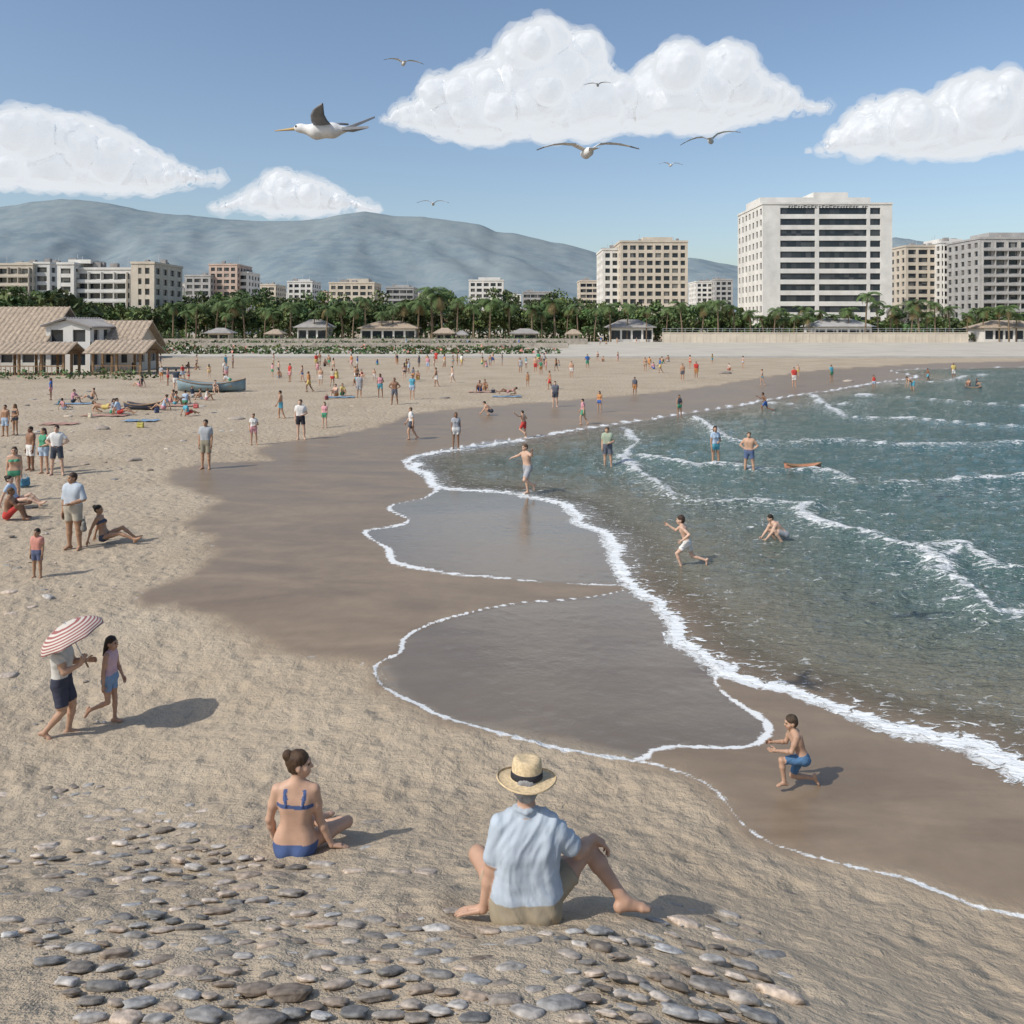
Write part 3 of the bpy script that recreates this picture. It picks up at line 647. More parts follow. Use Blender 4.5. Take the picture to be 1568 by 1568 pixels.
# ------------------------------------------------------------------ birds
M_gull=simple('feathers_white',(.7,.7,.69),.7,.08,20)
M_gullg=simple('feathers_grey',(.22,.23,.25),.7,.15,20)
M_beak=simple('beak',(.5,.35,.15),.5,.1,20)
def bird(name,px,py,D,yaw,size,flap=.35,kind='gull',roll=0):
    fr=kind!='gull'
    root=link(bpy.data.objects.new(name,None)); root.location=((px-CX)/F*D,D,CAMH+(YH-py)/F*D)
    root.rotation_euler=(0,math.radians(roll),math.radians(yaw)); root.scale=(size,)*3
    prs=[(('c',P3(0,-.16,0),.02,P3(0,-.05,-.005),.055),.03),(('c',P3(0,-.05,-.005),.055,P3(0,.08,-.01),.058),.03),(('c',P3(0,.08,-.01),.055,P3(0,.19,.015),.034),.03),(('e',P3(0,.215,.02),P3(.032,.045,.034),np.eye(3)),.02)]
    v,q=sdf_mesh(prs,.009); link(bpy.data.objects.new('body',mesh_np('body',v,q,[M_gull])),root)
    bl=.17 if fr else .055
    v,q=tube(P3(0,.245,.015),.013,P3(0,.245+bl,.003),.004,8); link(bpy.data.objects.new('bill',mesh_np('bill',v,q,[M_beak])),root)
    for s in (-1,1):
        v,q=sdf_mesh([(('e',P3(s*.027,.235,.028),P3(.008,.009,.009),np.eye(3)),0)],.003); link(bpy.data.objects.new('eye',mesh_np('eye',v,q,[M_band])),root)
    for s,nm in ((-1,'wing_left'),(1,'wing_right')):
        st=[(0,.03,0.,.17),(.15,.07,flap*.35,.17),(.28,.09,flap*.42,.155),(.42,.05,flap*.36,.12),(.56,-.02,flap*.2,.075),(.67,-.10,flap*.02,.012)]
        if fr: st=[(0,.03,0.,.15),(.08,.03,.03,.13),(.15,.01,.055,.11),(.21,-.03,.08,.085),(.26,-.08,.09,.05),(.30,-.13,.095,.012)]
        V=[];mi=[]
        for xx,yy,zz,ch in st:
            for t,th in ((0,0),(.25,.012),(.6,.008),(1,0)): V.append((s*(xx+.02),yy+.06-ch*t,zz*(1 if fr else .6)+.02+th))
            for t,th in ((.6,-.004),(.25,-.006)): V.append((s*(xx+.02),yy+.06-ch*t,zz*(1 if fr else .6)+.02+th))
        fs=[]
        for i in range(5):
            for j in range(6): k=(j+1)%6; fs.append((i*6+j,i*6+k,(i+1)*6+k,(i+1)*6+j)); mi.append(0 if i<4 else 1)
        link(bpy.data.objects.new(nm,mesh_np(nm,V,fs,[M_gullg if fr else M_gull,M_gullg],True,mi)),root)
    if not fr: tv=[(-.03,-.13,.004),(.03,-.13,.004),(.075,-.30,.0),(-.075,-.30,.0),(-.03,-.13,-.008),(.03,-.13,-.008),(.075,-.30,-.004),(-.075,-.30,-.004)];tf=[(0,1,2,3),(7,6,5,4),(0,4,5,1),(1,5,6,2),(2,6,7,3),(3,7,4,0)]
    else:
        tv=[];tf=[]
        for s in (-1,1):
            o_=len(tv); tv+=[(0,-.12,.012),(s*.03,-.13,.012),(s*.09,-.36,.06+s*.06),(s*.03,-.22,.02+s*.03),(0,-.12,-.012),(s*.03,-.13,-.012),(s*.09,-.36,.045+s*.06),(s*.03,-.22,.0+s*.03)]
            tf+=[tuple(o_+q for q in f_) for f_ in ((0,1,2,3),(7,6,5,4),(0,4,5,1),(1,5,6,2),(2,6,7,3),(3,7,4,0))]
    link(bpy.data.objects.new('tail',mesh_np('tail',tv,tf,[M_gull if not fr else M_gullg],False)),root)
bird('seagull',618,97,30,20,1.05,.5); bird('seagull',915,130,42,-15,1.0,.45); bird('seagull',900,233,11,12,1.0,.42,roll=-3)
bird('seagull',1088,215,20,-20,1.02,.5,roll=-8); bird('seagull',1027,253,46,10,1.,.5); bird('seagull',663,312,36,0,1.,.5)
bird('frigatebird',500,199,8.3,84,1.26,.9,'frig',roll=0)
# ------------------------------------------------------------------ stones
def stones(name,lst,seed=1):
    r=np.random.default_rng(seed); import bmesh
    bm=bmesh.new(); bmesh.ops.create_icosphere(bm,subdivisions=3 if seed==1 else 2,radius=1); bv=A([v.co[:] for v in bm.verts]); bf=A([[v.index for v in f_.verts] for f_ in bm.faces]); bm.free()
    VV=[];FF=[];CC=[];n0=0
    for (px,py,wpx) in lst:
        x,y,z=place(px,py); w_=wpx/F*math.hypot(y,CAMH-z)*.5
        el=r.uniform(.45,.8); hh=r.uniform(.2,.34); a=r.uniform(-.7,.7)
        v=np.sign(bv)*np.abs(bv)**r.uniform(.7,.95); sd=r.uniform(0,99)
        v=v*(1+.42*fbm(bv[:,0]*1.1+sd,bv[:,1]*1.1+bv[:,2]*1.3,2,seed)[:,None]+.10*fbm(bv[:,0]*3.1+sd,bv[:,1]*3.1+bv[:,2]*3,2,seed+3)[:,None])
        v=v*A([w_,w_*el,w_*hh]); ca,sa=math.cos(a),math.sin(a); v=np.stack([v[:,0]*ca-v[:,1]*sa,v[:,0]*sa+v[:,1]*ca,v[:,2]],1)
        gx=(zland([[x+.1,y]])-z)[0]/.1; gy=(zland([[x,y+.1]])-z)[0]/.1
        gx,gy=np.clip([gx,gy],-.6,.6)
        v[:,2]+=v[:,0]*gx+v[:,1]*gy
        VV.append(v+A([x,y,z+w_*hh*.12])); FF.append(bf+n0); n0+=len(bv)
        g_=r.uniform(.14,.46); wm=r.uniform(1.0,1.24); CC.append(np.tile(A([g_*wm,g_*1.0,g_/wm*.98]),(len(bv),1)))
    return link(bpy.data.objects.new(name,mesh_np(name,np.vstack(VV),np.vstack(FF),[M_st],True,col=np.vstack(CC))))
M_st=colmat('pebble_stone',.8,.4,22,.006,40)
reg=A([(0,1205),(60,1200),(150,1200),(260,1222),(360,1245),(460,1330),(560,1262),(615,1262),(660,1305),(700,1385),(870,1420),(1010,1385),(1130,1405),(1205,1465),(1195,1570),(130,1570),(90,1500),(20,1440),(0,1430)],float)
pts=[];r=np.random.default_rng(11); tries=0
while len(pts)<430 and tries<40000:
    tries+=1; p=A([r.uniform(0,1210),1198+368*r.random()**1.0])
    if not inside(p[None],reg)[0]: continue
    if 695<p[0]<1000 and 1290<p[1]<1425: continue
    if 400<p[0]<545 and 1150<p[1]<1322: continue
    sz=(19+30*((p[1]-1205)/360))*(r.uniform(.5,1.0) if r.random()<.78 else r.uniform(1,1.4))
    ok=all(((p[0]-q[0])/(sz*.5+q[2]*.5+3))**2+((p[1]-q[1])/((sz+q[2])*.25+3))**2>1 for q in pts)
    if ok: pts.append((p[0],p[1],sz))
for _ in range(300):
    p=A([r.uniform(0,1210),r.uniform(1205,1566)])
    if inside(p[None],reg)[0]: pts.append((p[0],p[1],r.uniform(4,9)))
stones('pebbles',pts)
sp=[(205,705,24),(155,657,26),(362,642,26),(130,711,14),(35,1143,20),(12,1035,24),(14,908,26),(73,914,22),(48,930,16),(18,940,18),(10,866,12),(26,871,14),(146,1189,10),(215,1182,10),(183,718,12),(40,621,12),(680,610,16),(1110,572,20),(1298,584,18),(105,638,14),(230,720,11),(255,688,10),(280,675,11),(226,668,10),(195,668,11),(340,660,11),(310,622,10),(328,632,9),(355,660,10),(410,655,8),(540,622,8),(575,580,10),(258,583,9)]
for _ in range(110): sp.append((r.uniform(0,300),r.uniform(600,1190),r.uniform(4,11)))
sp=[q for q in sp if not (q[0]>200 and q[1]>700 and q[2]<11)]
stones('beach_rocks',sp,4)
# beach bags
def bag(px,py,c,parent=None,loc=None,s=1.):
    m=simple('bag_canvas',c,.9,.2,9,.004,60); V,Q=sdf_mesh([(('c',P3(-.13,0,.07),.07,P3(.13,0,.07),.07),.02),(('c',P3(-.13,0,.07),.07,P3(-.15,0,.24),.035),.03),(('c',P3(.13,0,.07),.07,P3(.15,0,.24),.035),.03),(('c',P3(-.14,0,.2),.045,P3(.14,0,.2),.045),.05)],.014)
    pts=[P3(.09*math.cos(t),0,.24+.15*math.sin(t)) for t in np.linspace(0,math.pi,8)]
    for yy in (-.03,.03):
        for a,b2 in zip(pts[:-1],pts[1:]):
            v,q=tube(a+P3(0,yy,0),.008,b2+P3(0,yy,0),.008,5); Q=np.vstack([Q,q+len(V)]); V=np.vstack([V,v])
    o_=link(bpy.data.objects.new('beach_bag',mesh_np('beach_bag',V,Q,[m]))); o_.scale=(s,s,s)
    if loc is None: x,y,z=place(px,py); loc=(x,y,z)
    o_.location=loc; o_.rotation_euler=(0,0,px*.7)
for px,py,c in ((240,632,(.1,.12,.2)),(138,640,(.5,.45,.35)),(92,620,(.08,.2,.25)),(300,625,(.4,.1,.1)),(38,745,(.1,.25,.35)),(500,612,(.3,.1,.1)),(755,602,(.1,.1,.12)),(215,655,(.4,.35,.1)),(282,612,(.1,.1,.12))): bag(px,py,c)
x,y,z=place(112,840); bag(3,0,(.2,.19,.17),loc=(x+.27,y-.08,z+.42),s=.85)
# ------------------------------------------------------------------ boxes/buildings
class MB:
    def __init__(s): s.v=[];s.f=[];s.m=[];s.n=0
    def box(s,x0,x1,y0,y1,z0,z1,m=0):
        s.v+=[(x0,y0,z0),(x1,y0,z0),(x1,y1,z0),(x0,y1,z0),(x0,y0,z1),(x1,y0,z1),(x1,y1,z1),(x0,y1,z1)]
        for f_ in ((3,2,1,0),(4,5,6,7),(0,1,5,4),(1,2,6,5),(2,3,7,6),(3,0,4,7)): s.f.append([s.n+q for q in f_]); s.m.append(m)
        s.n+=8
    def quad(s,a,b_,c,d,m=0):
        s.v+=[a,b_,c,d]; s.f.append([s.n,s.n+1,s.n+2,s.n+3]); s.m.append(m); s.n+=4
    def obj(s,name,mats,parent=None,smooth=False): return link(bpy.data.objects.new(name,mesh_np(name,s.v,s.f,mats,smooth,s.m)),parent)
def wx(px,D): return (px-CX)/F*D
def wz(py,D): return CAMH+(YH-py)/F*D
def building(name,p0,p1,ytop,D,depth=16,fl=3.3,bay=4.,style='grid',wall=None,pent=None,piers=None,sp=.42,zb=.2,balc=0.,seed=0,glass=None,sign=None):
    r=random.Random(int(p0)+seed)
    wall=wall or M_white; X0,X1=wx(p0,D),wx(p1,D); W=X1-X0; H=wz(ytop,D)-zb
    e=link(bpy.data.objects.new(name,None)); e.location=(X0,D,zb)
    nf=max(2,round(H/fl)); fh=(H-1.2)/nf
    g=MB(); g.box(.35,W-.35,.35,depth-.35,0,H-.6,0); g.obj('windows',[glass or M_glass],e)
    w=MB()
    for i in range(nf+1):
        z0=i*fh; w.box(0,W,0,depth,z0,z0+fh*sp if i<nf else H)
    if piers is None:
        nb=max(1,round(W/bay)); pw=.5 if style=='grid' else .18
        if style=='grid':
            for i in range(nb+1):
                c=i*W/nb; ww=pw*2 if i in(0,nb) else pw; w.box(max(-.03,c-ww),min(W+.03,c+ww),-.04,.33,0,H-.3)
        else:
            for i in range(nb+1): c=i*W/nb; w.box(max(-.03,c-pw),min(W+.03,c+pw),-.04 if i in (0,nb) else .12,.33,0,H-.3)
    else:
        for a,b_ in piers: w.box(a*W-(.03 if a==0 else 0),b_*W+(.03 if b_==1 else 0),-.04,.36,0,H-.3)
    nbs=max(2,round(depth/5))
    for i in range(nbs+1):
        c=i*depth/nbs
        for xa,xb in ((-.05,.33),(W-.33,W+.05)): w.box(xa,xb,max(-.05,c-1.2),min(depth+.05,c+1.2),0,H-.35)
    if balc>0:
        for i in range(1,nf):
            w.box(.8,W-.8,-balc,-.05,i*fh-.12,i*fh+.12); w.box(.8,W-.8,-balc-.06,-balc+.02,i*fh+.13,i*fh+1.0)
        nb=max(2,round(W/bay))
        for i in range(nb+1):
            c=.9+i*(W-1.8)/nb; w.box(c-.12,c+.12,-balc+.03,-.06,0.1,H-.8)
    w.box(-.25,W+.25,-.25,depth+.25,H+.003,H+.7)
    w.obj('walls',[wall],e)
    if sign:
        w=MB(); rs=random.Random(4); xx=.20*W
        while xx<.80*W:
            l=rs.uniform(.5,1.1)
            if rs.random()<.85:
                hh=rs.uniform(.7,1.0); zz=H-1.35; w.box(xx,xx+.18,-.12,-.03,zz,zz+hh); w.box(xx+.2,xx+l,-.12,-.03,zz+hh*.8,zz+hh); w.box(xx+.2,xx+l*.8,-.12,-.03,zz,zz+hh*.25)
            xx+=l+.35
        w.obj('sign_letters',[M_band],e)
    q=MB(); q.box(.3,W-.3,.3,depth-.3,H+.5,H+.78)
    for _ in range(3+int(W/10)):
        a=r.uniform(1,max(1.5,W-3)); b_=r.uniform(1,depth-3); q.box(a,a+r.uniform(1,2.5),b_,b_+1.6,H+.7,H+r.uniform(1.5,2.6))
    q.obj('roof',[M_roof],e)
    if pent:
        pm=MB()
        for ii,(a,b_,yt) in enumerate(pent): pm.box(wx(a,D)-X0,wx(b_,D)-X0,depth*.2+.11*ii,depth*.75-.1*ii,H+.6,wz(yt,D)-zb)
        pm.obj('penthouse',[wall],e)
    q=MB()
    for _ in range(2): a=r.uniform(1,W-1); q.box(a,a+.12,depth*.5,depth*.5+.12,H+.5,H+r.uniform(3,5))
    q.obj('antennas',[M_metal],e)
    return e
building('apartment_block',-70,50,406,300,20,3.4,4,'band',M_cream,pent=[(12,48,400)],balc=1.2)
building('apartment_block',52,76,404,302,20,3.4,5,'grid',M_white)
building('hotel_tower',88,113,405,262,18,3.1,4,'grid',M_white,pent=[(95,130,396)])
building('hotel_tower',114,200,413,265,18,3.3,4,'band',M_white,balc=1.3)
building('hotel_tower',201,236,404,258,22,3.2,5,'grid',M_cream,piers=[(0,.3),(.45,.6),(.8,1)],pent=[(205,232,401)])
building('apartment_block',283,322,423,420,24,3.3,4,'grid',M_grey); building('apartment_block',320,363,406,425,24,3.3,4,'grid',M_pink); building('apartment_block',362,380,418,430,20,3.3,4,'grid',M_white)
building('apartment_block',388,422,437,520,24,3.4,5,'grid',M_cream,pent=[(395,415,434)]); building('apartment_block',440,478,432,480,22,3.4,4,'grid',M_white,pent=[(446,472,427)])
building('apartment_block',504,573,434,430,22,3.3,4,'grid',M_cream,pent=[(528,562,426)]); building('apartment_block',576,590,454,520,20)
building('apartment_block',591,633,441,470,22,3.3,4,'band',M_grey,pent=[(604,625,436)]); building('apartment_block',718,771,430,470,22,3.3,4,'grid',M_white,pent=[(732,766,424)])
building('office_block',801,846,448,520,26,3.4,4,'band',M_grey); building('apartment_block',888,917,431,480,20,3.3,4,'band',M_cream)
building('apartment_block',254,281,442,560,24,3.4,5,'grid',M_grey); building('apartment_block',424,439,450,600,20)
building('apartment_block',481,501,447,640,20,wall=M_pink); building('apartment_block',640,662,450,640,20,wall=M_cream); building('apartment_block',266,284,436,640,20,wall=M_white); building('apartment_block',778,798,452,640,20)
building('hotel_tower',923,949,383,338,24,3.2,3.5,'grid',M_white); building('hotel_tower',950,1053,371,330,26,3.2,3.2,'grid',M_cream,pent=[(958,985,366),(988,1034,361)])
building('apartment_block',1066,1092,432,560,24,3.3,4); building('apartment_block',1095,1122,429,550,24,3.3,4,wall=M_grey)
building('grand_hotel',1168,1366,313,300,33,4.0,6,'band',M_white,piers=[(0,.135),(.405,.435),(.805,.83),(.91,1)],pent=[(1172,1345,298),(1256,1310,290)],sp=.42,glass=M_glassd,sign=True)
building('apartment_block',1387,1440,378,350,24,3.4,4.5,'grid',M_cream); building('apartment_block',1441,1487,372,345,24,3.3,6,'band',M_white,pent=[(1447,1484,364)],balc=1.)
building('apartment_block',1500,1640,366,320,24,3.4,5,'grid',M_grey,pent=[(1525,1600,354)],balc=1.1)
building('apartment_block',1700,1820,380,330,24,3.3,5,'band',M_cream); building('apartment_block',-260,-110,410,300,24,3.3,5,'band',M_white)
def pavilion(name,p0,p1,yt,D,mat=None,dep=9,wallm=None,zb=.25):
    X0,X1=wx(p0,D),wx(p1,D);W=X1-X0;H=wz(yt,D)-zb; e=link(bpy.data.objects.new(name,None)); e.location=(X0,D,zb)
    g=MB(); g.box(.5,W-.5,.5,dep-.5,0,H*.6,0); g.obj('windows',[M_glass],e)
    w=MB(); nb=max(2,round(W/3))
    for i in range(nb+1): c=i*W/nb; w.box(max(0,c-.25),min(W,c+.25),.2,.75,0,H*.6)
    w.box(0.02,W-.02,.22,.8,0,.8); w.box(0.01,W-.01,.21,dep-.2,H*.52,H*.62); 
    for c in(0,W-.4): w.box(c,c+.4,.85,dep,0,H*.6)
    w.obj('walls',[wallm or M_white],e)
    q=MB(); z0=H*.66; o_=.9
    a=(-o_,-o_,z0);b_=(W+o_,-o_,z0);c=(W+o_,dep+o_,z0);d=(-o_,dep+o_,z0)
    k=min(W*.3,dep*.5); r1=(k,dep*.5,H);r2=(W-k,dep*.5,H)
    q.quad(a,b_,r2,r1);q.quad(b_,c,(W-k,dep*.5+.01,H),r2);q.quad(c,d,r1,r2);q.quad(d,a,r1,(k,dep*.5+.01,H)); q.box(-o_,W+o_,-o_,dep+o_,z0-.18,z0-.01)
    q.obj('roof',[mat or M_cream],e); return e
pavilion('beach_pavilion',455,500,489,240,M_roof); pavilion('beach_pavilion',552,636,491,240,M_tile); pavilion('beach_pavilion',935,1000,489,240,M_roof)
pavilion('beach_pavilion',1248,1335,487,240,M_grey); pavilion('beach_pavilion',1508,1600,490,240,M_tile)
for a,b_,yt,mm,dd,ww in ((318,350,502,M_roof,226,M_cream),(410,428,504,M_tile,230,M_stone),(668,692,502,M_tile,222,M_stone),(700,712,506,M_roof,224,M_cream),(785,822,503,M_roof,231,M_stone),(872,886,504,M_tile,226,M_cream)): pavilion('beach_kiosk',a,b_,yt,dd,mm,4,wallm=ww,zb=.45)
def gable_house(name,p0,p1,yt,D,dep,wallm,roofm,zb=.25,rot=0,open_=False,eave=.62,oh=.8,floors=1):
    X0,X1=wx(p0,D),wx(p1,D);W=X1-X0;H=wz(yt,D)-zb; e=link(bpy.data.objects.new(name,None)); e.location=(X0+W/2,D+dep/2,zb); e.rotation_euler=(0,0,math.radians(rot))
    if abs(rot)==90: W,dep=dep,W
    hw,hd_=W/2,dep/2; ze=H*eave; w=MB()
    if open_:
        n=max(2,round(W/2.2)); nd=max(1,round(dep/2.2))
        for i in range(n+1):
            for j in range(nd+1):
                if i in (0,n) or j in (0,nd): c=-hw+i*(W-.2)/n; yy=-hd_+j*(dep-.2)/nd; w.box(c,c+.2,yy,yy+.2,0,ze)
        w.box(-hw+.01,hw-.01,-hd_+.02,-hd_+.18,ze-.25,ze-.02); w.box(-hw+.01,hw-.01,hd_-.18,hd_-.02,ze-.25,ze-.02)
        for xx in (-hw+.02,hw-.18): w.box(xx,xx+.16,-hd_+.21,hd_-.21,ze-.25,ze-.02); 
        for xx in (-hw+.05,): 
            w.box(xx,xx+.08,-hd_+.21,hd_-.21,.85,.95)
            for i in range(int(dep/.45)): c=-hd_+.3+i*.45; w.box(xx+.01,xx+.06,c,c+.05,.02,.84)
        w.obj('posts_and_railing',[wallm],e)
    else:
        g=MB(); g.box(-hw+.2,hw-.2,-hd_+.2,hd_-.2,0.02,ze-.05); g.obj('windows',[M_glassd],e)
        def wallface(a0,a1,mk):
            Wd=a1-a0; nb=max(2,round(Wd/2.4))
            for i in range(nb+1): c=a0+i*Wd/nb; mk(max(a0,c-.5),min(a1,c+.5),0,ze,0)
            for fl in range(floors):
                h0=ze*fl/floors; h1=ze*(fl+1)/floors; mk(a0,a1,h0,h0+(h1-h0)*.30,.01); mk(a0,a1,h0+(h1-h0)*.80,h1,.01)
        wallface(-hw,hw,lambda a,b_,z0,z1,i_:w.box(a,b_,-hd_+i_,-hd_+.28,z0+i_,z1-i_))
        wallface(-hw,hw,lambda a,b_,z0,z1,i_:w.box(a,b_,hd_-.28,hd_-i_,z0+i_,z1-i_))
        wallface(-hd_+.29,hd_-.29,lambda a,b_,z0,z1,i_:w.box(-hw+i_,-hw+.26,a,b_,z0+i_,z1-i_))
        wallface(-hd_+.29,hd_-.29,lambda a,b_,z0,z1,i_:w.box(hw-.26,hw-i_,a,b_,z0+i_,z1-i_))
        for yy in (-hd_+.05,hd_-.05):
            w.v+=[(-hw,yy,ze),(hw,yy,ze),(0,yy,H-.12),(0,yy+.01,H-.12)]; w.f.append([w.n,w.n+1,w.n+2,w.n+3]);w.m.append(0);w.n+=4
        w.obj('walls',[wallm],e)
    q=MB()
    for s in (-1,1):
        a=(s*(hw+oh),-hd_-oh,ze-oh*.5);b_=(s*(hw+oh),hd_+oh,ze-oh*.5);c=(0,hd_+oh,H);d=(0,-hd_-oh,H)
        q.quad(a,b_,c,d) 
        for kk in range(int((dep+2*oh)/.55)+1):
            yy=-hd_-oh+kk*.55
            if yy<hd_+oh-.12: q.quad((s*(hw+oh),yy,ze-oh*.5+.03),(s*(hw+oh),yy+.14,ze-oh*.5+.10),(0,yy+.14,H+.10),(0,yy,H+.03))
    ro=q.obj('roof',[roofm],e); so=ro.modifiers.new('s','SOLIDIFY'); so.thickness=.12
    return e
gable_house('beach_bungalow',-110,64,470,88,8,M_white,M_tile,rot=90,eave=.50,oh=.9)
gable_house('beach_house',70,138,488,88,7,M_white,M_roof,eave=.88,oh=.35,floors=2)
gable_house('beach_bungalow',150,206,492,91,6,M_cream,M_tile,rot=90,eave=.55,oh=.7)
gable_house('beach_porch',-110,98,526,82.5,3.2,M_wood,M_tile,rot=90,open_=True,eave=.74,oh=.5)
gable_house('beach_porch',140,216,523,83.5,4.2,M_wood,M_tile,rot=90,open_=True,eave=.72,oh=.6)
g=MB(); g.box(-70,420,127.2,236,-.2,.40); g.obj('promenade',[simple('paving',(.5,.46,.38),.9,.12,.15)])
g=MB(); g.box(-70,420,126.6,127.18,-.2,.46); g.obj('kerb',[M_grey])
g=MB(); D=228; a,b_=wx(1015,D),wx(1482,D); g.box(a,b_,D,D+.6,.3,2.9); g.box(a-.1,b_+.1,D-.1,D+.7,2.91,3.1)
n=46
for i in range(n+1): c=a+(b_-a)*i/n; g.box(c-.15,c+.15,D-.06,D+.02,.4,2.88)
g.obj('sea_wall',[M_cream])
g=MB()
for i in range(int((b_-a)/2)): c=a+i*2; g.box(c,c+.08,D+.2,D+.28,3.1,4.1)
g.box(a,b_,D+.2,D+.28,4.11,4.18); g.box(a,b_,D+.21,D+.27,3.6,3.65); g.obj('railing',[M_metal])
for nm,D,p0,p1,zt in (('stone_wall',172,300,870,1.2),('stone_wall',205,250,900,1.5)):
    g=MB(); g.box(wx(p0,D),wx(p1,D),D,D+.8,.4,zt+.3); g.obj(nm,[M_stone])
# ------------------------------------------------------------------ foliage
def leafcloud(centers,rads,n,size,base,seed,flat=1.):
    r=np.random.default_rng(seed); VV=[];CC=[]
    for (c,R_,k) in zip(centers,rads,n):
        u_=r.normal(size=(k,3)); u_/=np.linalg.norm(u_,axis=1)[:,None]; rad=r.uniform(.55,1.05,k)[:,None]
        p=A(c)+u_*rad*A(R_); 
        a=r.normal(size=(k,3)); a/=np.linalg.norm(a,axis=1)[:,None]; b_=np.cross(a,r.normal(size=(k,3))); b_/=np.linalg.norm(b_,axis=1)[:,None]
        s=size*r.uniform(.6,1.4,k)[:,None]; a=a*s; b_=b_*s*.6
        VV.append(np.stack([p-a,p-b_,p+a,p+b_],1).reshape(-1,3))
        cl=A(base)*r.uniform(.6,1.7)*A([r.uniform(.85,1.3),1,r.uniform(.7,1.1)]); CC.append(np.repeat(cl*r.uniform(.7,1.3,k)[:,None],4,0))
    V=np.vstack(VV); return V,np.arange(len(V)).reshape(-1,4),np.vstack(CC)
def treeline():
    VV=[];QQ=[];CC=[];n0=0; TV=[];TQ=[];t0=0
    r=random.Random(3)
    def tree(x,y,h,w):
        nonlocal n0,t0
        nc=r.randint(8,12); cs=[];rd=[]
        for _ in range(nc):
            a=r.uniform(0,6.28); q=r.uniform(0,.75)*w; cs.append((x+q*math.cos(a),y+q*math.sin(a),.3+h*r.uniform(.28,.86))); s=r.uniform(.28,.48)*w; rd.append((s,s,s*.75))
        V,Q,C=leafcloud(cs,rd,[62]*nc,.5,(.075,.115,.045),r.randint(0,99999)); VV.append(V);QQ.append(Q+n0);CC.append(C);n0+=len(V)
        v,q=tube(P3(x,y,0),.3,P3(x+r.uniform(-.4,.4),y,h*.55),.15,6); TV.append(v);TQ.append(q+t0);t0+=len(v)
        for _ in range(3):
            v,q=tube(P3(x,y,h*.4),.13,P3(x+r.uniform(-1,1)*w*.6,y+r.uniform(-1,1)*w*.5,h*.7),.05,5); TV.append(v);TQ.append(q+t0);t0+=len(v)
    px=-260
    while px<1130:
        D=r.uniform(250,264); tree(wx(px,D),D,r.uniform(9,14) if px<880 else r.uniform(8,12),r.uniform(3.6,5.4)); px+=r.uniform(8,15)
    px=-100
    while px<1130:
        D=r.uniform(276,292); tree(wx(px,D),D,r.uniform(14,19.5) if px<880 else r.uniform(10,15),r.uniform(4,6)); px+=r.uniform(12,20)
    px=1100
    while px<1900:
        D=r.uniform(250,266); tree(wx(px,D),D,r.uniform(6,11.5),r.uniform(3,4.6)); px+=r.uniform(10,16)
    for px,D,h,w in ((95,108,10.0,4),(70,116,9.5,4),(20,120,10,4),(-30,118,9,5),(165,122,8.5,3.5),(205,126,8,3.4),(140,112,8.5,3),(-80,104,9,5)): tree(wx(px,D),D,h,w)
    root=link(bpy.data.objects.new('treeline',mesh_np('treeline',np.vstack(VV),np.vstack(QQ),[M_leaf],False,col=np.vstack(CC))))
    link(bpy.data.objects.new('trunks',mesh_np('trunks',np.vstack(TV),np.vstack(TQ),[M_bark])),root)
treeline()
def hedge(name,segs,seed,size=.28,base=(.065,.105,.04),flowers=False,k_=40):
    r=random.Random(seed); cs=[];rd=[]
    for p0,p1,D,h in segs:
        x=wx(p0,D)
        while x<wx(p1,D): cs.append((x,D+r.uniform(-1.5,1.5),.3+h*.4)); s=r.uniform(.7,1.3); rd.append((s*1.4,s*1.2,h*.6*r.uniform(.6,1.3))); x+=r.uniform(.9,2.0)
    V,Q,C=leafcloud(cs,rd,[k_]*len(cs),size,base,seed)
    if flowers: 
        rr_=np.random.default_rng(2); k=len(V)//4; mk=np.repeat(rr_.random(k)<.06,4); C[mk]=(.6,.25,.2)
    link(bpy.data.objects.new(name,mesh_np(name,V,Q,[M_leaf],False,col=C)))
hedge('hedge',[(240,860,140,1.0)],1,flowers=True); hedge('hedge',[(225,800,158,1.1)],2,flowers=True); hedge('hedge',[(220,870,186,1.5)],3); hedge('hedge',[(210,900,216,2.0)],6)
hedge('hedge',[(-60,232,77,.9)],4,.16); hedge('hedge',[(1060,1568,246,3.2)],5,.4); hedge('hedge',[(240,1040,244,4.2)],8,.4,k_=60)
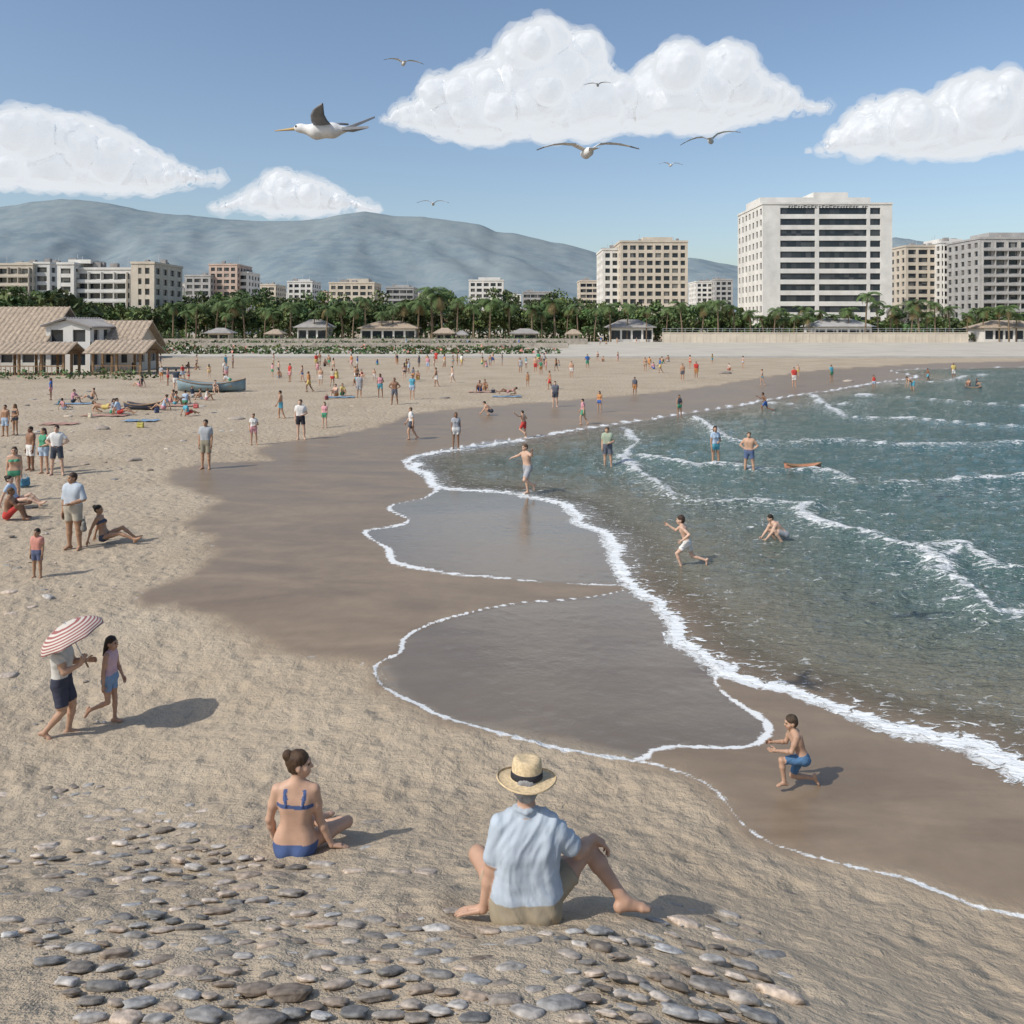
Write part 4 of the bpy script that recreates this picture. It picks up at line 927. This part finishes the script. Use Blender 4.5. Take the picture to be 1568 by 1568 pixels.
def palm_mesh(i):
    r=random.Random(i); Hh=r.uniform(8,11); VV=[];QQ=[];MM=[];CC=[];n0=0
    def add(v,q,m,c):
        nonlocal n0
        VV.append(v);QQ.append(A(q)+n0);MM.extend([m]*len(q));CC.append(np.tile(A(c),(len(v),1)));n0+=len(v)
    bx,by=r.uniform(-1,1),r.uniform(-1,1); pts=[P3(bx*t*t,by*t*t,Hh*t) for t in np.linspace(0,1,7)]
    for k,(a,b_) in enumerate(zip(pts[:-1],pts[1:])): v,q=tube(a,.24-.016*k,b_,.225-.016*k,7); add(v,q,0,(.2,.16,.12))
    top=pts[-1]
    for k in range(20):
        a=k*2.4+r.uniform(-.2,.2); el=r.uniform(-.35,.95); L_=r.uniform(2.6,3.6); d=P3(math.cos(a),math.sin(a),0); sd=P3(-math.sin(a),math.cos(a),0)
        pp=[top]; ang=el
        for s in range(8): pp.append(pp[-1]+(d*math.cos(ang)+P3(0,0,math.sin(ang)))*L_/8); ang-=.22
        v=[];q=[]; c=A((.085,.13,.045))*r.uniform(.6,1.5)
        if el<-.2: c=A((.18,.14,.06))
        for s in range(1,9):
            ll=.8*math.sin(.35+2.5*s/9)+.12; t=(pp[s]-pp[s-1])
            for w_ in(-1,1):
                for hf in (0,.5):
                    o_=len(v); b0=pp[s-1]+t*hf; tip=b0+sd*w_*ll*.85+t*.7+P3(0,0,-ll*.5)
                    v+=[b0,b0+t*.38,tip+t*.1,tip]; q.append((o_,o_+1,o_+2,o_+3))
        add(A(v),q,1,c)
    return mesh_np('palm_%d'%i,np.vstack(VV),np.vstack(QQ),[M_bark,M_leaf],False,MM,col=np.vstack(CC)),Hh
PM=[palm_mesh(i) for i in range(6)]
rp=random.Random(9)
pl=[(300,464),(330,458),(355,464),(375,454),(405,470),(445,462),(500,466),(525,460),(560,454),(600,468),(640,458),(662,438),(678,446),(700,454),(725,464),(750,456),(780,464),(815,466),(850,456),(868,468),(885,464),(1075,464),(1100,458),(1125,466),(1150,474),(1170,482),(1185,470),(1200,486),(1215,480),(1230,468),(1282,480),(1300,470),(1325,446),(1345,458),(1362,466),(1395,470),(1408,458),(1432,460),(1455,468),(1480,478),(1505,470),(1530,470),(1556,478),(100,466),(265,462),(285,474),(1240,484),(960,464),(990,470),(1020,468),(1045,460),(910,470),(935,464),(830,476),(585,476),(480,474),(420,476),(345,478),(1260,474),(1375,480),(1420,476),(1545,466),(615,462),(540,470)]
for px,yt in pl:
    me,Hh=PM[rp.randrange(6)]; D=rp.uniform(237,243) if px!=100 else 120
    o_=link(bpy.data.objects.new('palm_tree',me)); k=(wz(yt,D)-.3)/(Hh+.8); o_.location=(wx(px,D),D,.2); o_.scale=(max(k,.85),max(k,.85),k); o_.rotation_euler=(0,0,rp.uniform(0,6.28))
# ------------------------------------------------------------------ boats, mats
def boat(name,px,py,Lm,yaw,col,zoff=0.):
    x,y,z=place(px,py); m=simple(name+'_paint',col,.5,.12,3); e=link(bpy.data.objects.new(name,None)); e.location=(x,y,z+zoff); e.rotation_euler=(0,0,math.radians(yaw))
    V=[];n=15;k=9
    for i in range(n):
        t=i/(n-1)*2-1; wdt=.17*Lm*(1-abs(t)**2.6*(1. if t>0 else .55)); sh=.13*Lm*(1+.55*t*t)
        for j in range(k):
            V.append((t*Lm/2,wdt*math.sin((j/(k-1)-.5)*math.pi),sh+(-sh+.02*Lm*t*t)*math.cos((j/(k-1)-.5)*math.pi)**.8))
    fs=[(i*k+j,i*k+j+1,(i+1)*k+j+1,(i+1)*k+j) for i in range(n-1) for j in range(k-1)]
    h_=link(bpy.data.objects.new('hull',mesh_np('hull',V,fs,[m])),e); so=h_.modifiers.new('s','SOLIDIFY'); so.thickness=.05
    g=MB()
    for t in (-.25,.05,.3): g.box(t*Lm-.1,t*Lm+.1,-.15*Lm,.15*Lm,.085*Lm,.1*Lm)
    g.obj('thwarts',[M_wood],e)
    for s in (-1,1):
        VV=[];QQ=[];n0=0
        for i in range(n-1):
            a=A(V[i*k+(0 if s<0 else k-1)]);b_=A(V[(i+1)*k+(0 if s<0 else k-1)]); v,q=tube(a,.035,b_,.035,5);VV.append(v);QQ.append(q+n0);n0+=len(v)
        link(bpy.data.objects.new('gunwale_%s'%('port' if s<0 else 'starboard'),mesh_np('gw',np.vstack(VV),np.vstack(QQ),[M_wood])),e)
    return e
boat('rowing_boat',325,600,4.8,6,(.22,.3,.33)); boat('inflatable_raft',1230,723,1.35,8,(.45,.2,.12),.05); boat('rowing_boat',218,627,2.2,-10,(.05,.06,.09)); boat('inflatable_raft',1490,596,1.4,0,(.1,.1,.12),-.05)
M_mat=simple('towel',(.42,.25,.2),.95,.2,3); M_mat2=simple('towel_blue',(.2,.3,.4),.95,.2,3)
for px,py,w_,c in ((160,637,2.4,0),(112,619,2.2,1),(268,622,2.2,0),(520,609,2.,1),(738,601,2.,0),(776,608,2.,1),(215,645,1.7,1),(90,650,1.7,0)):
    x,y,z=place(px,py); g=MB(); n=8
    for i in range(n): 
        x0=x-w_/2+i*w_/n; g.quad((x0,y-.4,z+.05+.02*math.sin(i*2.)),(x0+w_/n,y-.4,z+.05+.02*math.sin(i*2.+2)),(x0+w_/n,y+.5,z+.05+.02*math.sin(i*2+2.)),(x0,y+.5,z+.05+.02*math.sin(i*2.)))
    g.obj('beach_towel',[M_mat2 if c else M_mat],smooth=True)
# ------------------------------------------------------------------ hills
crest=A([(-1500,330),(-600,345),(-200,330),(0,315),(95,299),(170,308),(240,320),(330,328),(395,336),(480,330),(560,320),(640,328),(690,333),(735,340),(760,350),(860,368),(925,388),(1000,396),(1060,390),(1100,397),(1135,402),(1250,380),(1370,358),(1440,370),(1568,385),(2000,360),(3000,380)],float)
D0=1300.;D1=2600.; nx,ny=700,70
pxx=np.linspace(-1500,3000,nx); cz=np.interp(pxx,crest[:,0],crest[:,1]); cz=cz+fbm(pxx*.02,pxx*0,4,3)*4+4
t=np.linspace(0,1.25,ny)[:,None]; Yg=D0+(D1-D0)*t+0*pxx[None]; Xg=(pxx[None]-CX)/F*D1*np.ones_like(t); Zc=CAMH+(YH-cz)/F*D1
prof=np.where(t<1,t**1.15,1-(t-1)*2.)
rid=1-np.abs(fbm(Xg*.0035+Yg*.0012,Yg*.0012,5,2))*2
Zg=Zc[None]*prof*(1-.16*(1-rid)*np.sin(np.clip(t,0,1)*math.pi)*1.2)
Zg=Zg+fbm(Xg*.012,Yg*.006,3,6)*6*np.sin(np.clip(t,0,1)*math.pi)
hm,nt,b=newmat('haze_tinted_vegetation'); x_=mrange(nt,noise(nt,.02,7,.75),.38,.62); x2=mrange(nt,noise(nt,.0025,3,.6),.35,.65)
cc_=mixc(nt,x_,(.165,.22,.255),(.235,.285,.30)); cc_=mixc(nt,mth(nt,'MULTIPLY',x2,.5),cc_,(.25,.285,.29)); nt.links.new(cc_,b.inputs['Base Color']); b.inputs['Roughness'].default_value=1.; b.inputs['Specular IOR Level'].default_value=0  # bluish tint puts aerial haze into the hillside greens
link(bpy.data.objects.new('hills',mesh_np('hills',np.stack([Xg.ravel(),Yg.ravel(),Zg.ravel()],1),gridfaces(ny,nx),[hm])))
# ------------------------------------------------------------------ clouds: dense core with thin vapour volume around it, emission replacing scattered light
cm,nt,b=newmat('cloud_core_glow')
b.inputs['Base Color'].default_value=(.72,.73,.75,1); b.inputs['Roughness'].default_value=1; b.inputs['Specular IOR Level'].default_value=0
b.inputs['Emission Color'].default_value=(.80,.86,.95,1); b.inputs['Emission Strength'].default_value=.26  # core glows faintly, imitating light scattered inside the cloud
def glowing_vapour(nm,dens):
    m,nt,b=newmat(nm); nt.nodes.remove(b); out=[n for n in nt.nodes if n.type=='OUTPUT_MATERIAL'][0]
    ab=N(nt,'ShaderNodeVolumeAbsorption'); ab.inputs['Color'].default_value=(0,0,0,1); ab.inputs['Density'].default_value=dens
    em=N(nt,'ShaderNodeEmission'); em.inputs['Color'].default_value=(.84,.88,.93,1); em.inputs['Strength'].default_value=dens*.93  # halo emits its own brightness instead of scattering sunlight
    ad=N(nt,'ShaderNodeAddShader'); nt.links.new(ab.outputs[0],ad.inputs[0]); nt.links.new(em.outputs[0],ad.inputs[1]); nt.links.new(ad.outputs[0],out.inputs['Volume']); return m
V1=glowing_vapour('glowing_vapour_inner',.020); V2=glowing_vapour('glowing_vapour_outer',.0065)
DC=4600.
tex=bpy.data.textures.new('cloudnoise','CLOUDS'); tex.noise_scale=42; tex.noise_depth=3
tex2=bpy.data.textures.new('cloudnoise2','CLOUDS'); tex2.noise_scale=18; tex2.noise_depth=2
tex3=bpy.data.textures.new('cloudnoise3','CLOUDS'); tex3.noise_scale=70; tex3.noise_depth=4
def cloud(top,base,seed,h=2.4):
    r=np.random.default_rng(seed); top=A(top,float);base=A(base,float); x0,x1=top[0,0],top[-1,0]; prs=[]
    top[:,1]+=11
    T=lambda x:np.interp(x,top[:,0],top[:,1]); B_=lambda x:np.maximum(np.interp(x,base[:,0],base[:,1])-3,T(x)+3)
    S=[]
    x=x0
    while x<x1:
        th=max(B_(x)-T(x),6); R_=min(max(th*.36,4),26)*r.uniform(.75,1.1)
        S.append((x,T(x)+R_,r.normal(0,1)*th*.1,R_)); 
        nf=int(th/16)+1
        for k in range(nf): 
            rr2=min(th*.42,34)*r.uniform(.5,1); S.append((x+r.normal(0,6),T(x)+rr2+(th-rr2*1.4)*r.random(),r.normal(0,1)*th*.42,rr2*.9))
        x+=max(5,R_*.42)
    S2=[]
    for (a,b_,c,R_) in S:
        for _ in range(13):
            v=r.normal(size=3); v/=np.linalg.norm(v); v[1]=-abs(v[1]) if r.random()<.8 else v[1]; v[2]=-abs(v[2]) if r.random()<.7 else v[2]
            q=R_*r.uniform(.2,.42)
            if q>2.2: S2.append((a+v[0]*R_*.85,max(b_+v[1]*R_*.85,T(a+v[0]*R_*.85)+q*.3),c+v[2]*R_*.85,q))
    S3=[]
    for (a,b_,c,R_) in S2:
        for _ in range(3):
            v=r.normal(size=3); v/=np.linalg.norm(v); v[2]=-abs(v[2]); q=R_*r.uniform(.3,.5)
            if q>2.5: S3.append((a+v[0]*R_*.9,b_+v[1]*R_*.9,c+v[2]*R_*.9,q))
    for (a,b_,c,R_) in S+S2+S3:
        prs.append((('e',P3(a,c,-b_),P3(R_,R_,R_),np.eye(3)),R_*.25+1.))
    V,Q=sdf_mesh(prs,h)
    bz=-np.interp(V[:,0],base[:,0],base[:,1])+fbm(V[:,0]*.03,V[:,1]*.03,3,seed)*5
    V[:,2]=np.where(V[:,2]<bz,bz+(V[:,2]-bz)*.10,V[:,2])
    W=np.stack([(V[:,0]-CX)/F*DC,DC+V[:,1]/F*DC,CAMH+(YH+V[:,2])/F*DC],1); c0=W.mean(0)
    me=mesh_np('cloud',W-c0,Q,[cm]); o_=link(bpy.data.objects.new('cloud',me)); o_.location=Vector(c0)
    for t_,s in ((tex,15),(tex2,7)):
        d=o_.modifiers.new('d','DISPLACE'); d.texture=t_; d.strength=s; d.mid_level=.5; d.texture_coords='LOCAL'
    for mt_,t_,s0,ml in ((V1,tex,38,.0),(V2,tex3,80,.0)):
        me2=me.copy(); me2.materials.clear(); me2.materials.append(mt_); w_=link(bpy.data.objects.new('glowing_vapour',me2),o_)
        d=w_.modifiers.new('d','DISPLACE'); d.texture=t_; d.strength=s0; d.mid_level=ml; d.texture_coords='LOCAL'
cloud([(592,176),(605,160),(640,150),(680,122),(740,95),(800,60),(840,45),(880,55),(915,95),(965,138),(1000,90),(1050,80),(1110,88),(1150,110),(1200,132),(1262,160)],[(592,184),(680,200),(760,205),(800,195),(860,201),(960,187),(1030,190),(1150,178),(1262,163)],1)
cloud([(1255,224),(1290,190),(1330,155),(1380,145),(1420,165),(1450,150),(1460,122),(1500,112),(1568,150),(1640,185),(1720,220)],[(1255,228),(1350,226),(1450,230),(1568,215),(1720,225)],2)
cloud([(-160,250),(-60,215),(0,212),(50,214),(75,187),(130,178),(180,200),(220,225),(280,250),(338,270)],[(-160,275),(0,277),(130,284),(230,286),(338,273)],3)
cloud([(330,310),(380,288),(410,281),(425,256),(465,268),(510,283),(550,300),(578,313)],[(330,318),(450,320),(578,319)],4,2.0)
# ------------------------------------------------------------------ light, camera
w=bpy.data.worlds.new('World'); sc.world=w; w.use_nodes=True; nt=w.node_tree
sky=nt.nodes.new('ShaderNodeTexSky'); sky.sky_type='NISHITA'; sky.sun_disc=False
Sd=Vector((-.75,-.50,.88)).normalized(); el=math.asin(Sd.z); sky.sun_elevation=el; sky.sun_rotation=math.atan2(Sd.x,Sd.y)%(2*math.pi)
sky.air_density=1.0; sky.dust_density=1.6; sky.ozone_density=1.6
bg=nt.nodes['Background']; nt.links.new(sky.outputs[0],bg.inputs[0]); bg.inputs[1].default_value=.14
sl=bpy.data.lights.new('sun','SUN'); sl.energy=3.4; sl.angle=math.radians(.53); sl.color=(1,.955,.88); so=link(bpy.data.objects.new('sun',sl)); so.rotation_euler=Sd.to_track_quat('Z','Y').to_euler(); so.location=(-50,-40,90)
cam=bpy.data.cameras.new('camera'); co=link(bpy.data.objects.new('camera',cam)); co.location=(0,0,CAMH); co.rotation_euler=(math.radians(90),0,0)
cam.sensor_width=36; cam.lens=36*F/1568; cam.shift_y=-(784-YH)/1568; cam.clip_start=.1; cam.clip_end=40000
sc.camera=co
sc.view_settings.view_transform='Standard'; sc.view_settings.look='None'; sc.view_settings.exposure=0
print('done',len(bpy.data.objects))
